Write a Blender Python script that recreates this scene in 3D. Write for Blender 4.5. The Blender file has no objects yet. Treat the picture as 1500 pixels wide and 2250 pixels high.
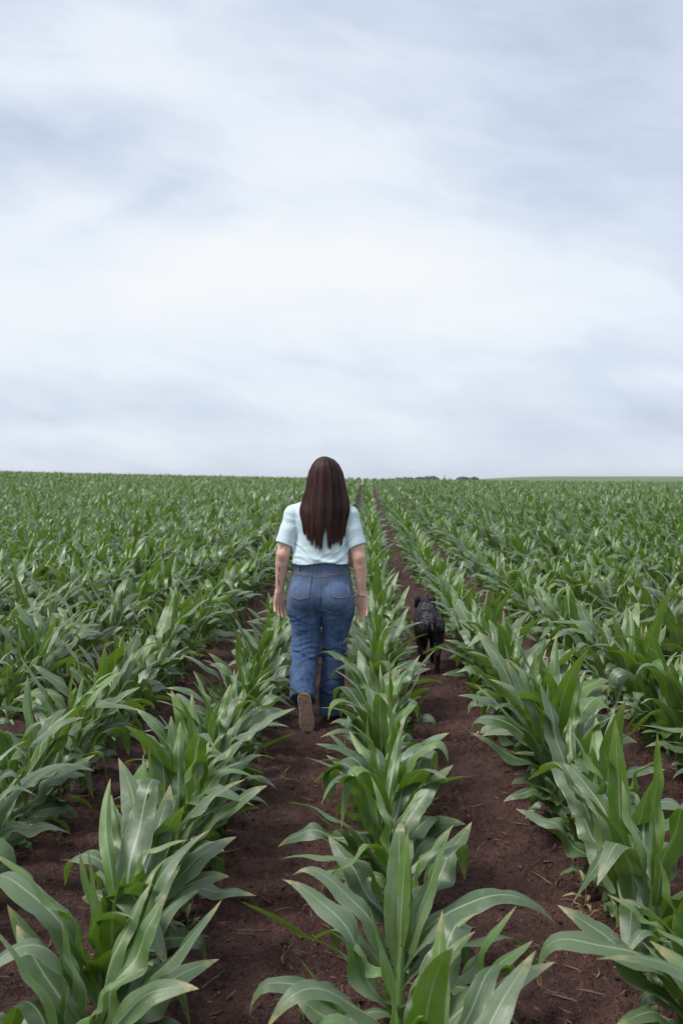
import bpy, math, random
import numpy as np
from mathutils import Vector, Matrix
from mathutils.bvhtree import BVHTree

random.seed(7)
RNG = np.random.default_rng(11)
R = math.radians
C = bpy.context.scene.collection
SC = bpy.context.scene

# ------------------------------------------------------------------ camera
CAM_H = 1.55
cam_d = bpy.data.cameras.new('camera')
cam = bpy.data.objects.new('camera', cam_d)
C.objects.link(cam)
cam.location = (0, 0, CAM_H)
YAW = 0.0242            # rows vanish a little right of the picture centre
PITCH = 0.0366
cam.rotation_euler = (math.pi / 2 - PITCH, 0, YAW)
cam_d.sensor_fit = 'VERTICAL'
cam_d.sensor_height = 36
cam_d.sensor_width = 24
cam_d.lens = 35
cam_d.clip_start = 0.05
cam_d.clip_end = 6000
cam_d.dof.use_dof = True
cam_d.dof.focus_distance = 4.3
cam_d.dof.aperture_fstop = 5.6
SC.camera = cam

# ------------------------------------------------------------------ world
SUN_EL, SUN_AZ = R(58), R(-112)     # azimuth clockwise from +y
world = bpy.data.worlds.new('World')
SC.world = world
world.use_nodes = True


class NT:
    """small helper that writes node trees"""
    def __init__(self, tree):
        self.t = tree
        self.n = tree.nodes
        self.l = tree.links

    def new(self, kind, **kw):
        nd = self.n.new(kind)
        for k, v in kw.items():
            setattr(nd, k, v)
        return nd

    def put(self, sock, v):
        if hasattr(v, 'is_linked') or hasattr(v, 'links'):
            self.l.new(v, sock)
        else:
            sock.default_value = v

    def math(self, op, a, b=0.0, clamp=False):
        nd = self.new('ShaderNodeMath', operation=op, use_clamp=clamp)
        self.put(nd.inputs[0], a)
        self.put(nd.inputs[1], b)
        return nd.outputs[0]

    def mix(self, f, a, b, blend='MIX'):
        nd = self.new('ShaderNodeMix', data_type='RGBA', blend_type=blend)
        self.put(nd.inputs[0], f)
        self.put(nd.inputs[6], a if not isinstance(a, tuple) else (*a, 1) if len(a) == 3 else a)
        self.put(nd.inputs[7], b if not isinstance(b, tuple) else (*b, 1) if len(b) == 3 else b)
        return nd.outputs[2]

    def noise(self, vec, scale, detail=4, rough=0.5, dist=0.0, out='Fac'):
        nd = self.new('ShaderNodeTexNoise')
        if vec is not None:
            self.put(nd.inputs['Vector'], vec)
        nd.inputs['Scale'].default_value = scale
        nd.inputs['Detail'].default_value = detail
        nd.inputs['Roughness'].default_value = rough
        nd.inputs['Distortion'].default_value = dist
        return nd.outputs[out]

    def ramp(self, f, stops, interp='LINEAR'):
        nd = self.new('ShaderNodeValToRGB')
        cr = nd.color_ramp
        cr.interpolation = interp
        while len(cr.elements) < len(stops):
            cr.elements.new(0.5)
        for e, (p, c) in zip(cr.elements, stops):
            e.position = p
            e.color = (*c, 1) if len(c) == 3 else c
        self.put(nd.inputs[0], f)
        return nd.outputs[0]

    def maprange(self, v, a, b, c=0.0, d=1.0, smooth=False):
        nd = self.new('ShaderNodeMapRange')
        if smooth:
            nd.interpolation_type = 'SMOOTHSTEP'
        self.put(nd.inputs[0], v)
        for i, q in enumerate((a, b, c, d)):
            nd.inputs[i + 1].default_value = q
        return nd.outputs[0]

    def comb(self, x, y, z):
        nd = self.new('ShaderNodeCombineXYZ')
        for i, q in enumerate((x, y, z)):
            self.put(nd.inputs[i], q)
        return nd.outputs[0]

    def sep(self, v):
        nd = self.new('ShaderNodeSeparateXYZ')
        self.put(nd.inputs[0], v)
        return nd.outputs


def build_world():
    t = NT(world.node_tree)
    t.n.clear()
    out = t.new('ShaderNodeOutputWorld')
    tc = t.new('ShaderNodeTexCoord')
    x, y, z = t.sep(tc.outputs['Generated'])
    az = t.math('ARCTAN2', x, y)
    el = t.math('ARCSINE', z)
    p = t.comb(az, el, 0.0)
    # warp
    w1 = t.noise(t.comb(t.math('MULTIPLY', az, 3.0), t.math('MULTIPLY', el, 7.0), 3.1), 1.0, 5, 0.55, out='Color')
    wv = t.new('ShaderNodeVectorMath', operation='SUBTRACT')
    t.put(wv.inputs[0], w1)
    wv.inputs[1].default_value = (0.5, 0.5, 0.5)
    ws = t.new('ShaderNodeVectorMath', operation='MULTIPLY')
    t.put(ws.inputs[0], wv.outputs[0])
    ws.inputs[1].default_value = (0.20, 0.075, 0.0)
    wa = t.new('ShaderNodeVectorMath', operation='ADD')
    t.put(wa.inputs[0], p)
    t.put(wa.inputs[1], ws.outputs[0])
    pw = wa.outputs[0]

    def blob(px, py, sx, sy, rot, amp):
        cx = math.atan((px - 750) / 2187) - YAW
        cy = math.atan((1045 - py) / 2187)
        s = t.new('ShaderNodeVectorMath', operation='SUBTRACT')
        t.put(s.inputs[0], pw)
        s.inputs[1].default_value = (cx, cy, 0)
        r = t.new('ShaderNodeVectorRotate', rotation_type='Z_AXIS')
        t.put(r.inputs['Vector'], s.outputs[0])
        r.inputs['Angle'].default_value = R(rot)
        m = t.new('ShaderNodeVectorMath', operation='MULTIPLY')
        t.put(m.inputs[0], r.outputs[0])
        m.inputs[1].default_value = (2187 / sx, 2187 / sy, 0)
        d = t.new('ShaderNodeVectorMath', operation='DOT_PRODUCT')
        t.put(d.inputs[0], m.outputs[0])
        t.put(d.inputs[1], m.outputs[0])
        e = t.math('POWER', 2.718, t.math('MULTIPLY', d.outputs['Value'], -1.0))
        return t.math('MULTIPLY', e, amp)

    # generic overcast: rolling soft cloud lumps seen on a flat layer, streaky towards the horizon
    zz = t.math('ADD', t.math('ABSOLUTE', z), 0.16)
    lay = t.comb(t.math('DIVIDE', x, zz), t.math('DIVIDE', y, zz), 1.7)
    n1 = t.noise(lay, 0.75, 6, 0.5, 0.4)
    n2 = t.noise(t.comb(t.math('ADD', t.math('MULTIPLY', az, 4.5), t.math('MULTIPLY', el, 5.0)), t.math('MULTIPLY', el, 17.0), 0.3), 1.0, 6, 0.5, 0.3)
    n3 = t.noise(t.comb(t.math('MULTIPLY', t.math('ADD', az, t.math('MULTIPLY', el, -0.5)), 8.0), t.math('MULTIPLY', t.math('ADD', el, t.math('MULTIPLY', az, 0.26)), 26.0), 5.3), 1.0, 8, 0.52, 0.35)
    b = t.math('ADD', 0.46, t.math('MULTIPLY', t.math('SUBTRACT', n1, 0.5), 0.30))
    b = t.math('ADD', b, t.math('MULTIPLY', t.math('SUBTRACT', n2, 0.5), 0.30))
    b = t.math('ADD', b, t.math('MULTIPLY', t.math('SUBTRACT', n3, 0.5), 0.42))
    blobs = [
        (200, 150, 420, 190, 0, 0.16),
        (90, 350, 330, 66, -10, -0.30),
        (330, 440, 230, 54, -20, -0.26),
        (130, 500, 170, 34, -22, 0.20),
        (470, 500, 150, 40, -10, -0.18),
        (620, 370, 200, 70, 0, 0.14),
        (1100, 700, 260, 40, 2, 0.12),
        (60, 690, 180, 26, 0, -0.10),
        (330, 660, 520, 130, -6, 0.38),
        (900, 600, 480, 100, 4, 0.26),
        (520, 300, 380, 130, 20, 0.12),
        (1330, 330, 360, 260, 8, -0.20),
        (1250, 40, 500, 120, 0, -0.06),
        (0, 0, 300, 120, 0, -0.12),
        (1050, 720, 620, 55, 0, 0.10),
        (1300, 940, 600, 60, 0, -0.10),
        (60, 610, 220, 50, 0, -0.10),
    ]
    for a in blobs:
        b = t.math('ADD', b, blob(*a))
    b = t.math('ADD', 0.5, t.math('MULTIPLY', t.math('SUBTRACT', b, 0.5), 1.30))
    b = t.math('SUBTRACT', b, t.maprange(z, 0.26, 0.46, 0.0, 0.16, True))
    col = t.ramp(b, [(0.0, (0.250, 0.282, 0.360)), (0.34, (0.334, 0.372, 0.438)),
                     (0.60, (0.408, 0.440, 0.482)), (0.98, (0.468, 0.479, 0.490))])
    # an overcast sky is brightest overhead
    up = t.maprange(z, 0.42, 1.0, 1.0, 1.3, True)
    warm = t.maprange(z, 0.42, 0.9, 0, 1)
    upc = t.comb(up, t.math('MULTIPLY', up, t.maprange(warm, 0, 1, 1, 0.965)), t.math('MULTIPLY', up, t.maprange(warm, 0, 1, 1, 0.86)))
    col = t.mix(1.0, col, upc, 'MULTIPLY')
    # below the horizon: dull ground tone
    fl = t.maprange(z, -0.05, -0.005, 0, 1)
    col = t.mix(fl, (0.12, 0.12, 0.10), col)
    bg2 = t.new('ShaderNodeBackground')
    t.put(bg2.inputs[0], col)
    bg2.inputs[1].default_value = 1.0
    sky = t.new('ShaderNodeTexSky', sky_type='NISHITA')
    sky.sun_disc = False
    sky.sun_elevation = SUN_EL
    sky.sun_rotation = SUN_AZ
    bg1 = t.new('ShaderNodeBackground')
    t.put(bg1.inputs[0], sky.outputs[0])
    bg1.inputs[1].default_value = 0.1
    mx = t.new('ShaderNodeMixShader')
    mx.inputs[0].default_value = 0.95
    t.put(mx.inputs[1], bg1.outputs[0])
    t.put(mx.inputs[2], bg2.outputs[0])
    t.put(out.inputs[0], mx.outputs[0])


build_world()
sun_d = bpy.data.lights.new('sun', 'SUN')
sun_d.energy = 1.5
sun_d.angle = R(20)
sun_d.color = (1.0, 0.965, 0.92)
sun = bpy.data.objects.new('sun', sun_d)
C.objects.link(sun)
sd = Vector((math.sin(SUN_AZ) * math.cos(SUN_EL), math.cos(SUN_AZ) * math.cos(SUN_EL), math.sin(SUN_EL)))
sun.rotation_euler = sd.to_track_quat('Z', 'Y').to_euler()
sun.location = (-20, 20, 40)

SC.view_settings.view_transform = 'Standard'
SC.view_settings.look = 'None'
SC.view_settings.exposure = 1.0
SC.view_settings.gamma = 1.0
SC.render.engine = 'CYCLES'
SC.cycles.max_bounces = 6
SC.cycles.diffuse_bounces = 3
SC.cycles.glossy_bounces = 2
SC.cycles.transmission_bounces = 4
SC.cycles.caustics_reflective = False
SC.cycles.caustics_refractive = False

# ------------------------------------------------------------------ helpers


def tag(o, label=None, cat=None, group=None, kind=None):
    if label: o['label'] = label
    if cat: o['category'] = cat
    if group: o['group'] = group
    if kind: o['kind'] = kind
    return o


def empty(name, loc=(0, 0, 0), rz=0.0):
    o = bpy.data.objects.new(name, None)
    o.empty_display_size = 0.1
    o.location = loc
    o.rotation_euler = (0, 0, rz)
    C.objects.link(o)
    return o


def mesh_np(name, V, Q, mats, parent=None, uv=None, attr=None, matidx=None, smooth=True):
    """V (n,3), Q (m,k) faces all with k corners (3 or 4)"""
    me = bpy.data.meshes.new(name)
    V = np.asarray(V, np.float32)
    Q = np.asarray(Q, np.int32)
    k = Q.shape[1]
    me.vertices.add(len(V))
    me.vertices.foreach_set('co', V.ravel())
    me.loops.add(Q.size)
    me.loops.foreach_set('vertex_index', Q.ravel())
    me.polygons.add(len(Q))
    me.polygons.foreach_set('loop_start', np.arange(0, Q.size, k, dtype=np.int32))
    me.polygons.foreach_set('loop_total', np.full(len(Q), k, np.int32))
    me.polygons.foreach_set('use_smooth', np.full(len(Q), smooth, bool))
    for m in (mats if isinstance(mats, (list, tuple)) else [mats]):
        me.materials.append(m)
    if matidx is not None:
        me.polygons.foreach_set('material_index', np.asarray(matidx, np.int32))
    me.update(calc_edges=True)
    if uv is not None:
        l = me.uv_layers.new(name='UVMap')
        l.data.foreach_set('uv', np.asarray(uv, np.float32)[Q.ravel()].ravel())
    if attr is not None:
        a = me.color_attributes.new('var', 'FLOAT_COLOR', 'POINT')
        A = np.ones((len(V), 4), np.float32)
        A[:, :attr.shape[1]] = attr
        a.data.foreach_set('color', A.ravel())
    me.validate()
    o = bpy.data.objects.new(name, me)
    C.objects.link(o)
    if parent is not None:
        o.parent = parent
    return o


def vnoise(x, y, seed=0, z=None):
    """value noise on a hashed lattice, about -1..1"""
    def h(i, j, k=0):
        n = (i.astype(np.int64) * 374761393 + j.astype(np.int64) * 668265263 + (k * 2147483647 if isinstance(k, int) else k.astype(np.int64) * 1274126177) + seed * 974634777)
        n = (n ^ (n >> 13)) * 1274126177
        n = n ^ (n >> 16)
        return (n & 0xFFFF) / 32767.5 - 1.0
    xi, yi = np.floor(x), np.floor(y)
    fx, fy = x - xi, y - yi
    fx = fx * fx * (3 - 2 * fx)
    fy = fy * fy * (3 - 2 * fy)
    if z is None:
        a = h(xi, yi); b = h(xi + 1, yi); c = h(xi, yi + 1); d = h(xi + 1, yi + 1)
        return (a * (1 - fx) + b * fx) * (1 - fy) + (c * (1 - fx) + d * fx) * fy
    zi = np.floor(z); fz = z - zi; fz = fz * fz * (3 - 2 * fz)
    r = 0
    for dz, wz in ((0, 1 - fz), (1, fz)):
        a = h(xi, yi, zi + dz); b = h(xi + 1, yi, zi + dz); c = h(xi, yi + 1, zi + dz); d = h(xi + 1, yi + 1, zi + dz)
        r = r + wz * ((a * (1 - fx) + b * fx) * (1 - fy) + (c * (1 - fx) + d * fx) * fy)
    return r


def sstep(x, a, b):
    t = np.clip((x - a) / (b - a), 0, 1)
    return t * t * (3 - 2 * t)


ROW = 0.77
ROW0 = 0.09


def terrain(x, y):
    """large shape of the land"""
    x = np.asarray(x, float); y = np.asarray(y, float)
    xc = np.clip(x, -60, 60)
    crest = 0.63 - 0.0155 * xc + 0.00015 * xc * xc
    up = sstep(y, 10, 96)
    z = crest * up
    z = z - sstep(y, 100, 260) * 7.0
    ridge = sstep(y, 260, 520) * (sstep(x, 0, 108) * 8.85 - 1.0)
    z = z + ridge - sstep(y, 560, 1200) * 6
    return z


def ground_z(x, y):
    z = terrain(x, y)
    x = np.asarray(x, float); y = np.asarray(y, float)
    fade = 1.65 * (1 - sstep(np.abs(y), 16, 40))
    # planting ridge along the rows, a firmer track between them
    ph = (x - ROW0) / ROW
    rr = 0.5 + 0.5 * np.cos(2 * np.pi * ph)
    n = 0.010 * vnoise(x * 2.2, y * 1.6, 1)
    n = n + 0.008 * vnoise(x * 7, y * 6, 2) * (0.6 + 0.6 * rr)
    c = vnoise(x * 19, y * 17, 3)
    n = n + 0.0105 * c * (0.5 + 0.7 * rr)
    d = vnoise(x * 42, y * 40, 4)
    pat = 0.45 + 0.55 * sstep(vnoise(x * 3.1, y * 2.6, 9), -0.35, 0.4)
    n = n + 0.0085 * d * pat + 0.0040 * vnoise(x * 75, y * 72, 6) * pat
    n = n + 0.010 * np.maximum(vnoise(x * 26 + 5, y * 25, 5) - 0.35, 0) * pat
    n = n + 0.014 * rr
    return z + n * fade


def gz(x, y):
    return float(ground_z(np.array([x]), np.array([y]))[0])


# ------------------------------------------------------------------ materials
def mat(name):
    m = bpy.data.materials.new(name)
    m.use_nodes = True
    t = NT(m.node_tree)
    b = m.node_tree.nodes['Principled BSDF']
    return m, t, b


def bump(t, b, h, strength=0.3, dist=0.01):
    nd = t.new('ShaderNodeBump')
    nd.inputs['Strength'].default_value = strength
    nd.inputs['Distance'].default_value = dist
    t.put(nd.inputs['Height'], h)
    t.l.new(nd.outputs[0], b.inputs['Normal'])


def simple(name, col, rough=0.7, var=0.15, scale=40, bs=0.2, bd=0.002, spec=0.5):
    m, t, b = mat(name)
    tc = t.new('ShaderNodeTexCoord').outputs['Object']
    n = t.noise(tc, scale, 4, 0.6)
    f = t.maprange(n, 0.3, 0.7)
    lo = tuple(c * (1 - var) for c in col)
    hi = tuple(min(1, c * (1 + var)) for c in col)
    t.put(b.inputs['Base Color'], t.mix(f, lo, hi))
    b.inputs['Roughness'].default_value = rough
    b.inputs['Specular IOR Level'].default_value = spec
    if bs:
        bump(t, b, n, bs, bd)
    return m


def make_soil():
    m, t, b = mat('soil')
    g = t.new('ShaderNodeNewGeometry').outputs['Position']
    n1 = t.noise(g, 3.2, 6, 0.66)
    n2 = t.noise(g, 14, 6, 0.7)
    n3 = t.noise(g, 70, 4, 0.75)
    n4 = t.noise(g, 34, 5, 0.65, 0.5)
    base = t.ramp(n1, [(0.32, (0.044, 0.0205, 0.0172)), (0.52, (0.104, 0.0520, 0.0430)), (0.68, (0.180, 0.0960, 0.0810))])
    c = t.mix(t.maprange(n2, 0.42, 0.72), base, (0.155, 0.080, 0.072))
    c = t.mix(t.maprange(n3, 0.50, 0.66, 0, 0.75), c, (0.024, 0.0115, 0.0105))
    c = t.mix(t.maprange(n4, 0.57, 0.68, 0, 0.7), c, (0.19, 0.115, 0.100))
    # pale crumbs of straw and stone
    v = t.new('ShaderNodeTexVoronoi')
    v.inputs['Scale'].default_value = 46
    t.put(v.inputs['Vector'], g)
    f = t.math('MULTIPLY', t.math('LESS_THAN', v.outputs['Distance'], 0.13), t.math('GREATER_THAN', n2, 0.56))
    c = t.mix(t.math('MULTIPLY', f, 0.7), c, (0.26, 0.185, 0.14))
    t.put(b.inputs['Base Color'], c)
    t.put(b.inputs['Roughness'], t.maprange(n1, 0.3, 0.7, 0.62, 0.85))
    b.inputs['Specular IOR Level'].default_value = 0.22
    # cracks
    vc = t.new('ShaderNodeTexVoronoi', feature='DISTANCE_TO_EDGE')
    vc.inputs['Scale'].default_value = 11
    gw = t.new('ShaderNodeVectorMath', operation='ADD')
    t.put(gw.inputs[0], g)
    sc = t.new('ShaderNodeVectorMath', operation='SCALE')
    t.put(sc.inputs[0], t.noise(g, 22, 3, 0.6, out='Color'))
    sc.inputs['Scale'].default_value = 0.09
    t.put(gw.inputs[1], sc.outputs[0])
    t.put(vc.inputs['Vector'], gw.outputs[0])
    cr = t.maprange(vc.outputs['Distance'], 0.0, 0.03, 0, 1)
    crm = t.math('MAXIMUM', cr, t.maprange(n1, 0.45, 0.55, 0.0, 1.0))
    vb = t.new('ShaderNodeTexVoronoi')
    vb.inputs['Scale'].default_value = 62
    vb.inputs['Randomness'].default_value = 1.0
    t.put(vb.inputs['Vector'], gw.outputs[0])
    crumb = t.math('MULTIPLY', t.math('SUBTRACT', 1.0, vb.outputs['Distance']), t.maprange(n2, 0.35, 0.65, 0.1, 0.6))
    h = t.math('ADD', t.math('MULTIPLY', n2, 1.2), t.math('MULTIPLY', n3, 0.5))
    h = t.math('ADD', h, crumb)
    h = t.math('ADD', h, t.math('MULTIPLY', n4, 0.5))
    h = t.math('ADD', h, t.math('MULTIPLY', crm, 0.12))
    bump(t, b, h, 1.0, 0.035)
    return m


def make_leaf(name='corn_leaf', far=False):
    m, t, b = mat(name)
    uvn = t.new('ShaderNodeUVMap', uv_map='UVMap').outputs[0]
    u, v, _ = t.sep(uvn)
    at = t.new('ShaderNodeAttribute', attribute_name='var')
    r, w, pl = t.sep(at.outputs['Color'])
    geo = t.new('ShaderNodeNewGeometry')
    pos = geo.outputs['Position']
    # upper side: waxy grey-green, under side: fresher green
    top = t.mix(r, (0.036, 0.082, 0.014), (0.140, 0.210, 0.088))
    und = t.mix(r, (0.052, 0.126, 0.005), (0.138, 0.245, 0.020))
    side = t.mix(geo.outputs['Backfacing'], top, und)
    side = t.mix(t.math('MULTIPLY', w, 0.85), side, (0.165, 0.315, 0.010))
    side = t.mix(t.math('MULTIPLY', pl, 0.35), side, (0.035, 0.085, 0.022))
    # large pale blotches: leaf bloom plus silver sky sheen put into the colour
    nb = t.noise(pos, 9, 3, 0.6)
    side = t.mix(t.maprange(nb, 0.42, 0.66, 0, 0.46), side, (0.220, 0.275, 0.180))
    if not far:
        # veins
        st = t.math('SINE', t.math('MULTIPLY', u, 2 * math.pi * 17))
        nv = t.noise(t.comb(t.math('MULTIPLY', u, 30), t.math('MULTIPLY', v, 2.0), r), 1.0, 4, 0.6)
        vein = t.math('ADD', t.math('MULTIPLY', st, 0.12), t.math('MULTIPLY', t.math('SUBTRACT', nv, 0.5), 1.7))
        side = t.mix(t.math('ADD', 0.30, vein, clamp=True), t.mix(0.26, side, (0.02, 0.05, 0.015)), t.mix(0.22, side, (0.24, 0.34, 0.19)))
        # midrib
        au = t.math('ABSOLUTE', t.math('SUBTRACT', u, 0.5))
        wid = t.maprange(v, 0.0, 0.9, 0.062, 0.014)
        mid = t.math('LESS_THAN', au, wid)
        side = t.mix(t.math('MULTIPLY', mid, 0.75), side, (0.33, 0.43, 0.26))
        # pale damage specks and yellow streaks
        sp = t.new('ShaderNodeTexVoronoi')
        t.put(sp.inputs['Vector'], t.comb(t.math('MULTIPLY', u, 9), t.math('MULTIPLY', v, 26), t.math('MULTIPLY', r, 37)))
        sp.inputs['Scale'].default_value = 1.0
        ns = t.noise(t.comb(t.math('MULTIPLY', u, 2), t.math('MULTIPLY', v, 5), t.math('MULTIPLY', r, 91)), 1.0, 2, 0.5)
        sf = t.math('MULTIPLY', t.math('LESS_THAN', sp.outputs['Distance'], t.maprange(ns, 0.52, 0.75, 0.0, 0.26)), t.math('GREATER_THAN', nb, 0.50))
        side = t.mix(t.math('MULTIPLY', sf, 0.75), side, (0.50, 0.52, 0.22))
        # tip and margin burn
        nt = t.noise(pos, 60, 3, 0.6)
        tip = t.math('MULTIPLY', t.maprange(v, 0.86, 0.97), t.maprange(nt, 0.35, 0.6))
        side = t.mix(tip, side, (0.42, 0.33, 0.14))
        edge = t.math('MULTIPLY', t.maprange(au, 0.465, 0.5), t.maprange(nb, 0.35, 0.6, 0.1, 0.6))
        side = t.mix(edge, side, (0.36, 0.40, 0.20))
        h = t.math('ADD', t.math('MULTIPLY', st, 0.08), t.math('MULTIPLY', nv, 0.45))
        h = t.math('ADD', h, t.math('MULTIPLY', mid, -0.8))
        h = t.math('ADD', h, t.math('MULTIPLY', t.noise(pos, 28, 3, 0.5), 1.6))
        bump(t, b, h, 0.35, 0.004)
    t.put(b.inputs['Base Color'], side)
    t.put(b.inputs['Roughness'], t.maprange(nb, 0.3, 0.7, 0.33, 0.50))
    b.inputs['Specular IOR Level'].default_value = 0.80 if far else 0.95
    tr = t.new('ShaderNodeBsdfTranslucent')
    t.put(tr.inputs[0], t.mix(0.6, side, (0.27, 0.50, 0.01)))
    mx = t.new('ShaderNodeMixShader')
    mx.inputs[0].default_value = 0.24
    out = m.node_tree.nodes['Material Output']
    t.l.new(b.outputs[0], mx.inputs[1])
    t.l.new(tr.outputs[0], mx.inputs[2])
    t.l.new(mx.outputs[0], out.inputs[0])
    return m


def make_stalk():
    m, t, b = mat('corn_stalk')
    at = t.new('ShaderNodeTexCoord').outputs['Object']
    x, y, z = t.sep(at)
    n = t.noise(t.comb(t.math('MULTIPLY', x, 120), t.math('MULTIPLY', y, 120), t.math('MULTIPLY', z, 8)), 1, 3, 0.6)
    c = t.mix(t.maprange(n, 0.3, 0.7), (0.10, 0.19, 0.05), (0.20, 0.30, 0.10))
    c = t.mix(t.maprange(z, 0.0, 0.05, 0.6, 0.0), c, (0.16, 0.10, 0.07))
    t.put(b.inputs['Base Color'], c)
    b.inputs['Roughness'].default_value = 0.5
    bump(t, b, n, 0.3, 0.002)
    return m


M_SOIL = make_soil()
M_LEAF = make_leaf()
M_LEAFFAR = make_leaf('corn_leaf_far', True)
M_STALK = make_stalk()

# ------------------------------------------------------------------ ground


def axis(lo_fine, hi_fine, step, hi, grow):
    a = list(np.arange(lo_fine, hi_fine, step))
    s = step
    x = a[-1]
    while x < hi:
        s *= grow
        x += s
        a.append(x)
    return a


xr = axis(0.0, 1.9, 0.0090, 900, 1.024)
xs = np.array([-q for q in xr[:0:-1]] + xr)
yr = axis(2.2, 6.2, 0.0090, 1500, 1.0125)
yb = [-30, -20, -12, -8, -5, -3, -2, -1, -0.4, 0.0, 0.4, 0.8, 1.1] + list(np.arange(1.3, 2.19, 0.03))
ys = np.array(yb + yr)
near = ys < 215


def grid_sheet(name, xs, ys, m):
    X, Y = np.meshgrid(xs, ys, indexing='ij')
    Z = ground_z(X, Y)
    V = np.stack([X, Y, Z], -1).reshape(-1, 3)
    nx, ny = len(xs), len(ys)
    I = np.arange(nx * ny).reshape(nx, ny)
    Q = np.stack([I[:-1, :-1], I[1:, :-1], I[1:, 1:], I[:-1, 1:]], -1).reshape(-1, 4)
    return mesh_np(name, V, Q, m)


iy = int(near.sum())
o = grid_sheet('ground', xs, ys[:iy + 1], M_SOIL)
tag(o, kind='structure')


def make_farfield():
    m, t, b = mat('far_crop')
    g = t.new('ShaderNodeNewGeometry').outputs['Position']
    x, y, z = t.sep(g)
    n = t.noise(t.comb(t.math('MULTIPLY', x, 0.02), t.math('MULTIPLY', y, 0.02), 0.0), 1.0, 4, 0.6)
    n2 = t.noise(g, 0.6, 4, 0.7)
    c = t.mix(t.maprange(n, 0.38, 0.62), (0.075, 0.145, 0.045), (0.135, 0.175, 0.068))
    c = t.mix(t.maprange(n2, 0.35, 0.7, 0, 0.5), c, (0.04, 0.09, 0.03))
    t.put(b.inputs['Base Color'], c)
    b.inputs['Roughness'].default_value = 0.8
    return m


M_FAR = make_farfield()
o = grid_sheet('hills', xs[::3], ys[iy:], M_FAR)
tag(o, kind='structure')

# ------------------------------------------------------------------ corn generator


def leaves(P, ns, nu):
    """P: dict of arrays (N). returns V (N*(ns+1)*(nu+1),3), Q, uv, var"""
    N = len(P['L'])
    t = np.linspace(0, 1, ns + 1)[None, :]
    def c(k): return P[k][:, None]
    wind = 1.25
    th = c('t0') + (c('t1') - c('t0')) * np.power(t, c('p'))
    th = th + c('kink') / (1 + np.exp(-(t - c('tk')) * 26))
    th = np.minimum(th, R(172))
    ph = c('az') + c('drift') * t ** 1.3
    # wobble of the blade
    ph = ph + c('wob') * np.sin(t * 5.0 + c('ph'))
    d = np.stack([np.sin(th) * np.cos(ph), np.sin(th) * np.sin(ph), np.cos(th)], -1)
    step = c('L')[..., None] / ns
    cen = np.cumsum(d, axis=1) * step
    cen = np.concatenate([np.zeros((N, 1, 3)), cen[:, :-1]], 1)
    cen = cen + np.stack([P['x'], P['y'], P['z']], -1)[:, None, :]
    s = np.stack([-np.sin(ph), np.cos(ph), np.zeros_like(ph)], -1)
    n = np.cross(d, s) * -1.0
    n = np.where(n[..., 2:3] * 0 == 0, n, n)
    tw = c('tw') * t ** 1.2 + c('tw0')
    ct, sn = np.cos(tw)[..., None], np.sin(tw)[..., None]
    s2 = s * ct + n * sn
    n2 = n * ct - s * sn
    w = c('W') * (0.42 + 0.58 * np.sin(np.minimum(t / 0.40, 1) * math.pi / 2)) * (1 - t ** 3.4) * 0.5
    w = np.maximum(w, 0.0006)
    u = np.linspace(-1, 1, nu + 1)[None, None, :]
    W = w[..., None]
    fold = (c('fold') * (1 - 0.6 * t))[..., None]
    ru = (c('ruf') * np.sin(np.minimum(t * 1.3, 1) * math.pi))[..., None] * np.where(
        u > 0, np.sin(c('fr') * t + c('ph'))[..., None], np.sin(c('fr') * 1.17 * t + c('ph') * 2.3 + 1.5)[..., None]) * u * u
    across = W * u * np.cos(fold)
    if nu >= 4:      # nicks and ragged stretches along the margins
        idn = np.arange(N)[:, None] * 7.13
        for side_, kk in ((0, 0.0), (-1, 50.0)):
            nk = np.maximum(vnoise(t * 22 + idn + kk, idn + 0 * t, 91) - 0.45, 0) * 0.42
            across[:, :, side_] *= (1 - nk)
    up = W * np.abs(u) * np.sin(fold) + ru
    # the whole blade undulates a little
    up = up + (c('ruf') * 0.9 * np.sin(np.minimum(t * 1.2, 1) * math.pi) * np.sin(c('fr') * 0.63 * t + c('ph') * 3.1))[..., None]
    V = cen[:, :, None, :] + s2[:, :, None, :] * across[..., None] + n2[:, :, None, :] * up[..., None]
    V = V.reshape(-1, 3)
    a, b_ = ns + 1, nu + 1
    I = np.arange(N * a * b_).reshape(N, a, b_)
    Q = np.stack([I[:, :-1, :-1], I[:, 1:, :-1], I[:, 1:, 1:], I[:, :-1, 1:]], -1).reshape(-1, 4)
    uv = np.stack(np.broadcast_arrays((u + 1) / 2, t[:, :, None] * np.ones((N, 1, 1))), -1).reshape(-1, 2)
    var = np.stack([P['r'], P['w'], P['pl']], -1)[:, None, None, :] * np.ones((1, a, b_, 1))
    return V, Q, uv, var.reshape(-1, 3)


WIND = R(78)     # leaves stream away from the camera, a touch to the right


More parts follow.
